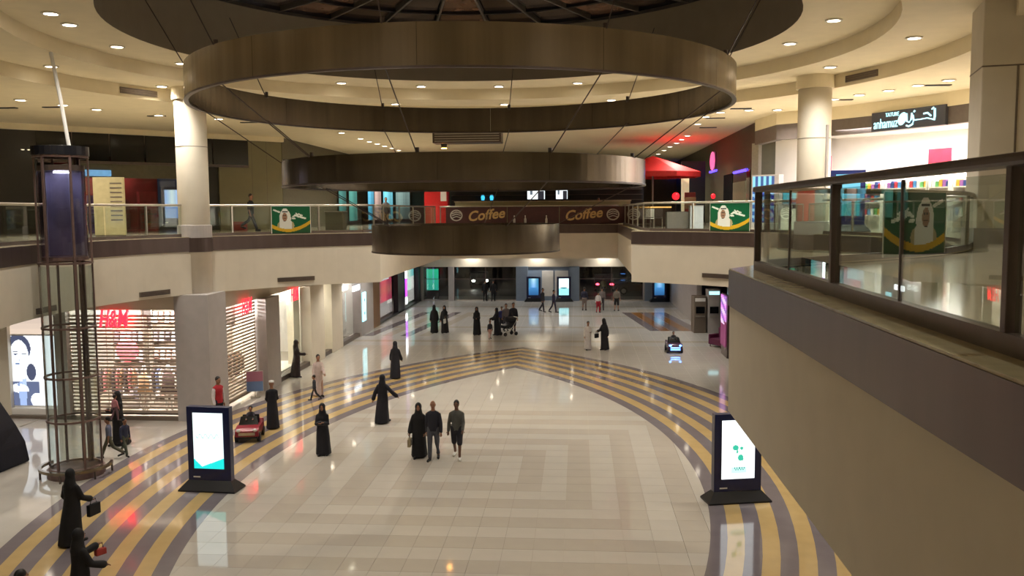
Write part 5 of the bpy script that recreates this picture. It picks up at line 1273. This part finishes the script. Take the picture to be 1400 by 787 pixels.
# pushchair
x, y = gp(686, 457); t = thing('pushchair', 'black pushchair in the middle of the far family', 'pushchair', (x + .45, y - .45, 0), -.9)
MB().loft([[(-.22, -.4, .45), (.22, -.4, .45), (.22, .15, .4), (-.22, .15, .4)], [(-.25, -.42, .62), (.25, -.42, .62), (.25, .3, .8), (-.25, .3, .8)]]).build('seat', M_BLACK, t, bevel=.03)
MB().loft([[(.27 * math.cos(a), .1 + .25 * math.sin(a) * 0 + dy, .8 + .3 * math.sin(a)) for a in [PI * k / 8 for k in range(9)]] for dy in (-.2, .2)]).build('hood', M_BLACK, t)
for sx in (-.24, .24):
    MB().tube([(sx, -.4, .12), (sx, .1, .5), (sx, .5, 1.05)], .014, 6).build('frame_tube', M_STEEL2, t); MB().tube([(sx, .35, .12), (sx, -.1, .5)], .014, 6).build('frame_tube', M_STEEL2, t)
    for yy in (-.4, .35): MB().loft([[(sx + dx, yy + .11 * math.cos(a), .12 + .11 * math.sin(a)) for a in [2 * PI * k / 14 for k in range(14)]] for dx in (-.02, .02)]).build('wheel', M_SHOE, t)
MB().tube([(-.24, .5, 1.05), (.24, .5, 1.05)], .018, 6).build('handle', M_WHITE, t)
# ---- ride-on toy cars with drivers
def toycar(label, x, y, rz, m, lights):
    t = thing('toy_car', label, 'toy car', (x, y, 0), rz)
    prof = [(-.62, .2), (-.62, .38), (-.5, .46), (-.2, .5), (-.12, .44), (.3, .44), (.38, .56), (.58, .54), (.62, .4), (.62, .2)]
    MB().loft([[(sx, a, b_) for a, b_ in prof] for sx in (-.36, -.33, .33, .36)]).build('body', m, t, bevel=.02)
    MB().box(-.33, .33, -.6, .6, .14, .22).build('chassis', M_BLACK, t)
    for sx in (-.34, .34):
        for yy in (-.4, .4): MB().loft([[(sx + dx, yy + .15 * math.cos(a), .15 + .15 * math.sin(a)) for a in [2 * PI * k / 18 for k in range(18)]] for dx in (-.05, .05)]).build('wheel', M_SHOE, t)
    w_ = MB().loft([[(-.3, -.22, .5), (.3, -.22, .5), (.25, -.08, .74), (-.25, -.08, .74)], [(-.3, -.2, .5), (.3, -.2, .5), (.25, -.06, .74), (-.25, -.06, .74)]]).build('windscreen', M_DKGLASS, t)
    MB().box(-.25, .25, -.64, -.615, .25, .34).build('grille', M_STEEL2, t)
    for sx in (-.25, .25): MB().ell((sx, -.6, .4), (.07, .04, .05)).build('headlight', lights, t)
    MB().box(-.26, .26, .615, .64, .3, .4).build('tail_light', lights, t)
    MB().box(-.26, .26, .28, .36, .45, .72).build('seat', M_BLACK, t, bevel=.02)
    MB().arcband((0, 0), .09, .11, 0, 2 * PI, -.01, .01, 16).build('steering_wheel', M_BLACK, t).location = (0, -.06, .58)
    return t
x, y = gp(342, 599); toycar('red ride-on toy car with a small child on the left stripes', x, y, math.radians(12), mat('toy_red', (142, 22, 44), .3, coat=.4), M_WHITE)
person('small child driving the red toy car', x + .0, y + .12, 12, 1.0, 'man', (60, 56, 66), (40, 42, 60), sit=True, aL=(.9, .1, .5), aR=(.9, .1, .5), vox=.016, headk=1.25, z=.33)
x, y = gp(921, 480.5); toycar('dark ride-on toy car with blue glowing lamps near the cash machines', x, y, math.radians(2), mat('toy_dark', (60, 20, 60), .3, coat=.4), mat('blue_lamp', (90, 150, 255), .4, emit=6))
for zz in (.27, .17): MB().box(-.24, .24, -.65, -.64, zz, zz + .04).build('light_bar', mat('blue_lamp', (90, 150, 255)), [o for o in COL.objects if o.name.startswith('toy_car')][-1])
person('small child driving the blue-lit toy car', x, y + .12, 0, 1.0, 'man', (30, 30, 40), (30, 30, 50), sit=True, aL=(.9, .1, .5), aR=(.9, .1, .5), vox=.02, headk=1.25, z=.33)
# ---- cars in the street beyond the glass
def car(label, x, y, rz, m, rear):
    t = thing('car', label, 'car', (x, y, -.05), rz)
    prof = [(-2.1, .3), (-2.15, .7), (-1.3, .88), (-.7, 1.4), (.7, 1.45), (1.4, 1.0), (2.1, .92), (2.15, .35)]
    MB().loft([[(sx, a, b_) for a, b_ in prof] for sx in (-.85, .85)]).build('body', m, t, bevel=.05)
    MB().loft([[(sx, a, b_) for a, b_ in ((-1.15, .92), (-.68, 1.34), (.66, 1.38), (1.15, 1.02))] for sx in (-.86, .86)]).build('side_glass', M_DKGLASS, t)
    for sx in (-.8, .8):
        for yy in (-1.3, 1.3):
            wq = MB().loft([[(sx + dx, yy + .33 * math.cos(a), .33 + .33 * math.sin(a)) for a in [2 * PI * k / 20 for k in range(20)]] for dx in (-.1, .1)]).build('wheel', M_BLACK, t)
            MB().loft([[(sx + dx, yy + .2 * math.cos(a), .33 + .2 * math.sin(a)) for a in [2 * PI * k / 14 for k in range(14)]] for dx in (-.11, .11)]).build('hub', M_STEEL2, wq)
    lm = mat('tail_glow', (255, 60, 80), .4, emit=8) if rear else mat('head_glow', (255, 250, 235), .4, emit=22)
    for sx in (-.62, .62): MB().ell((sx, -2.12, .72), (.16, .06, .1)).build('lamp', lm, t)
    return t
p = on_y(826, 372, 79); car('silver car with red tail lamps parked outside the far right glass', p.x, 80, .0, mat('car_silver', (150, 140, 134), .3, .4), True)
p = on_y(651, 378, 84); car('dark car with white headlamps outside the far left glass', p.x + .3, 84, .15, mat('car_dark', (40, 42, 46), .3, .4), False)
p = on_y(850, 386, 77); car('grey car standing sideways outside the far right glass', p.x + 1.4, 76.5, PI / 2, mat('car_grey', (96, 92, 90), .3, .4), True)
p = on_x(349, 526, XB + .8); t = thing('notice_board', 'small pink and blue notice board before the corridor shutter', 'sign', (on_z(345, 543, 0).x + .12, on_z(345, 543, 0).y, 0), .3)
panel_print('print', .62, .78, 10, 12, lambda u, v: (190, 130, 150) if v > .5 else (126, 150, 190), M_PRINT, t, (0, -.02, .25)); MB().box(-.32, .32, -.015, .015, .24, 1.04).build('board', M_WHITE, t); MB().tube([(0, .01, 0), (0, .01, .3)], .02, 8).build('stand', M_STEEL2, t); MB().lathe([(.18, 0), (.18, .03)], 16).build('foot', M_STEEL2, t)

# ---- settle the voxel figures into plain meshes
bpy.context.view_layer.update()
dg = bpy.context.evaluated_depsgraph_get()
new = []
for o, f in PEND:
    me = bpy.data.meshes.new_from_object(o.evaluated_get(dg)); new.append((o, me, f))
for o, me, f in new:
    m = o.data.materials[0]; o.modifiers.clear(); nm = o.name
    if f is not None:
        bm = bmesh.new(); bm.from_mesh(me); tmp = bpy.data.meshes.new('tmp'); bmesh.ops.recalc_face_normals(f.bm, faces=list(f.bm.faces)); f.bm.to_mesh(tmp); f.bm.free(); bm.from_mesh(tmp); bm.to_mesh(me); bm.free(); bpy.data.meshes.remove(tmp)
    me.materials.clear(); me.materials.append(m)
    for p_ in me.polygons: p_.use_smooth = True; p_.material_index = 0
    old = o.data; o.data = me; bpy.data.meshes.remove(old)
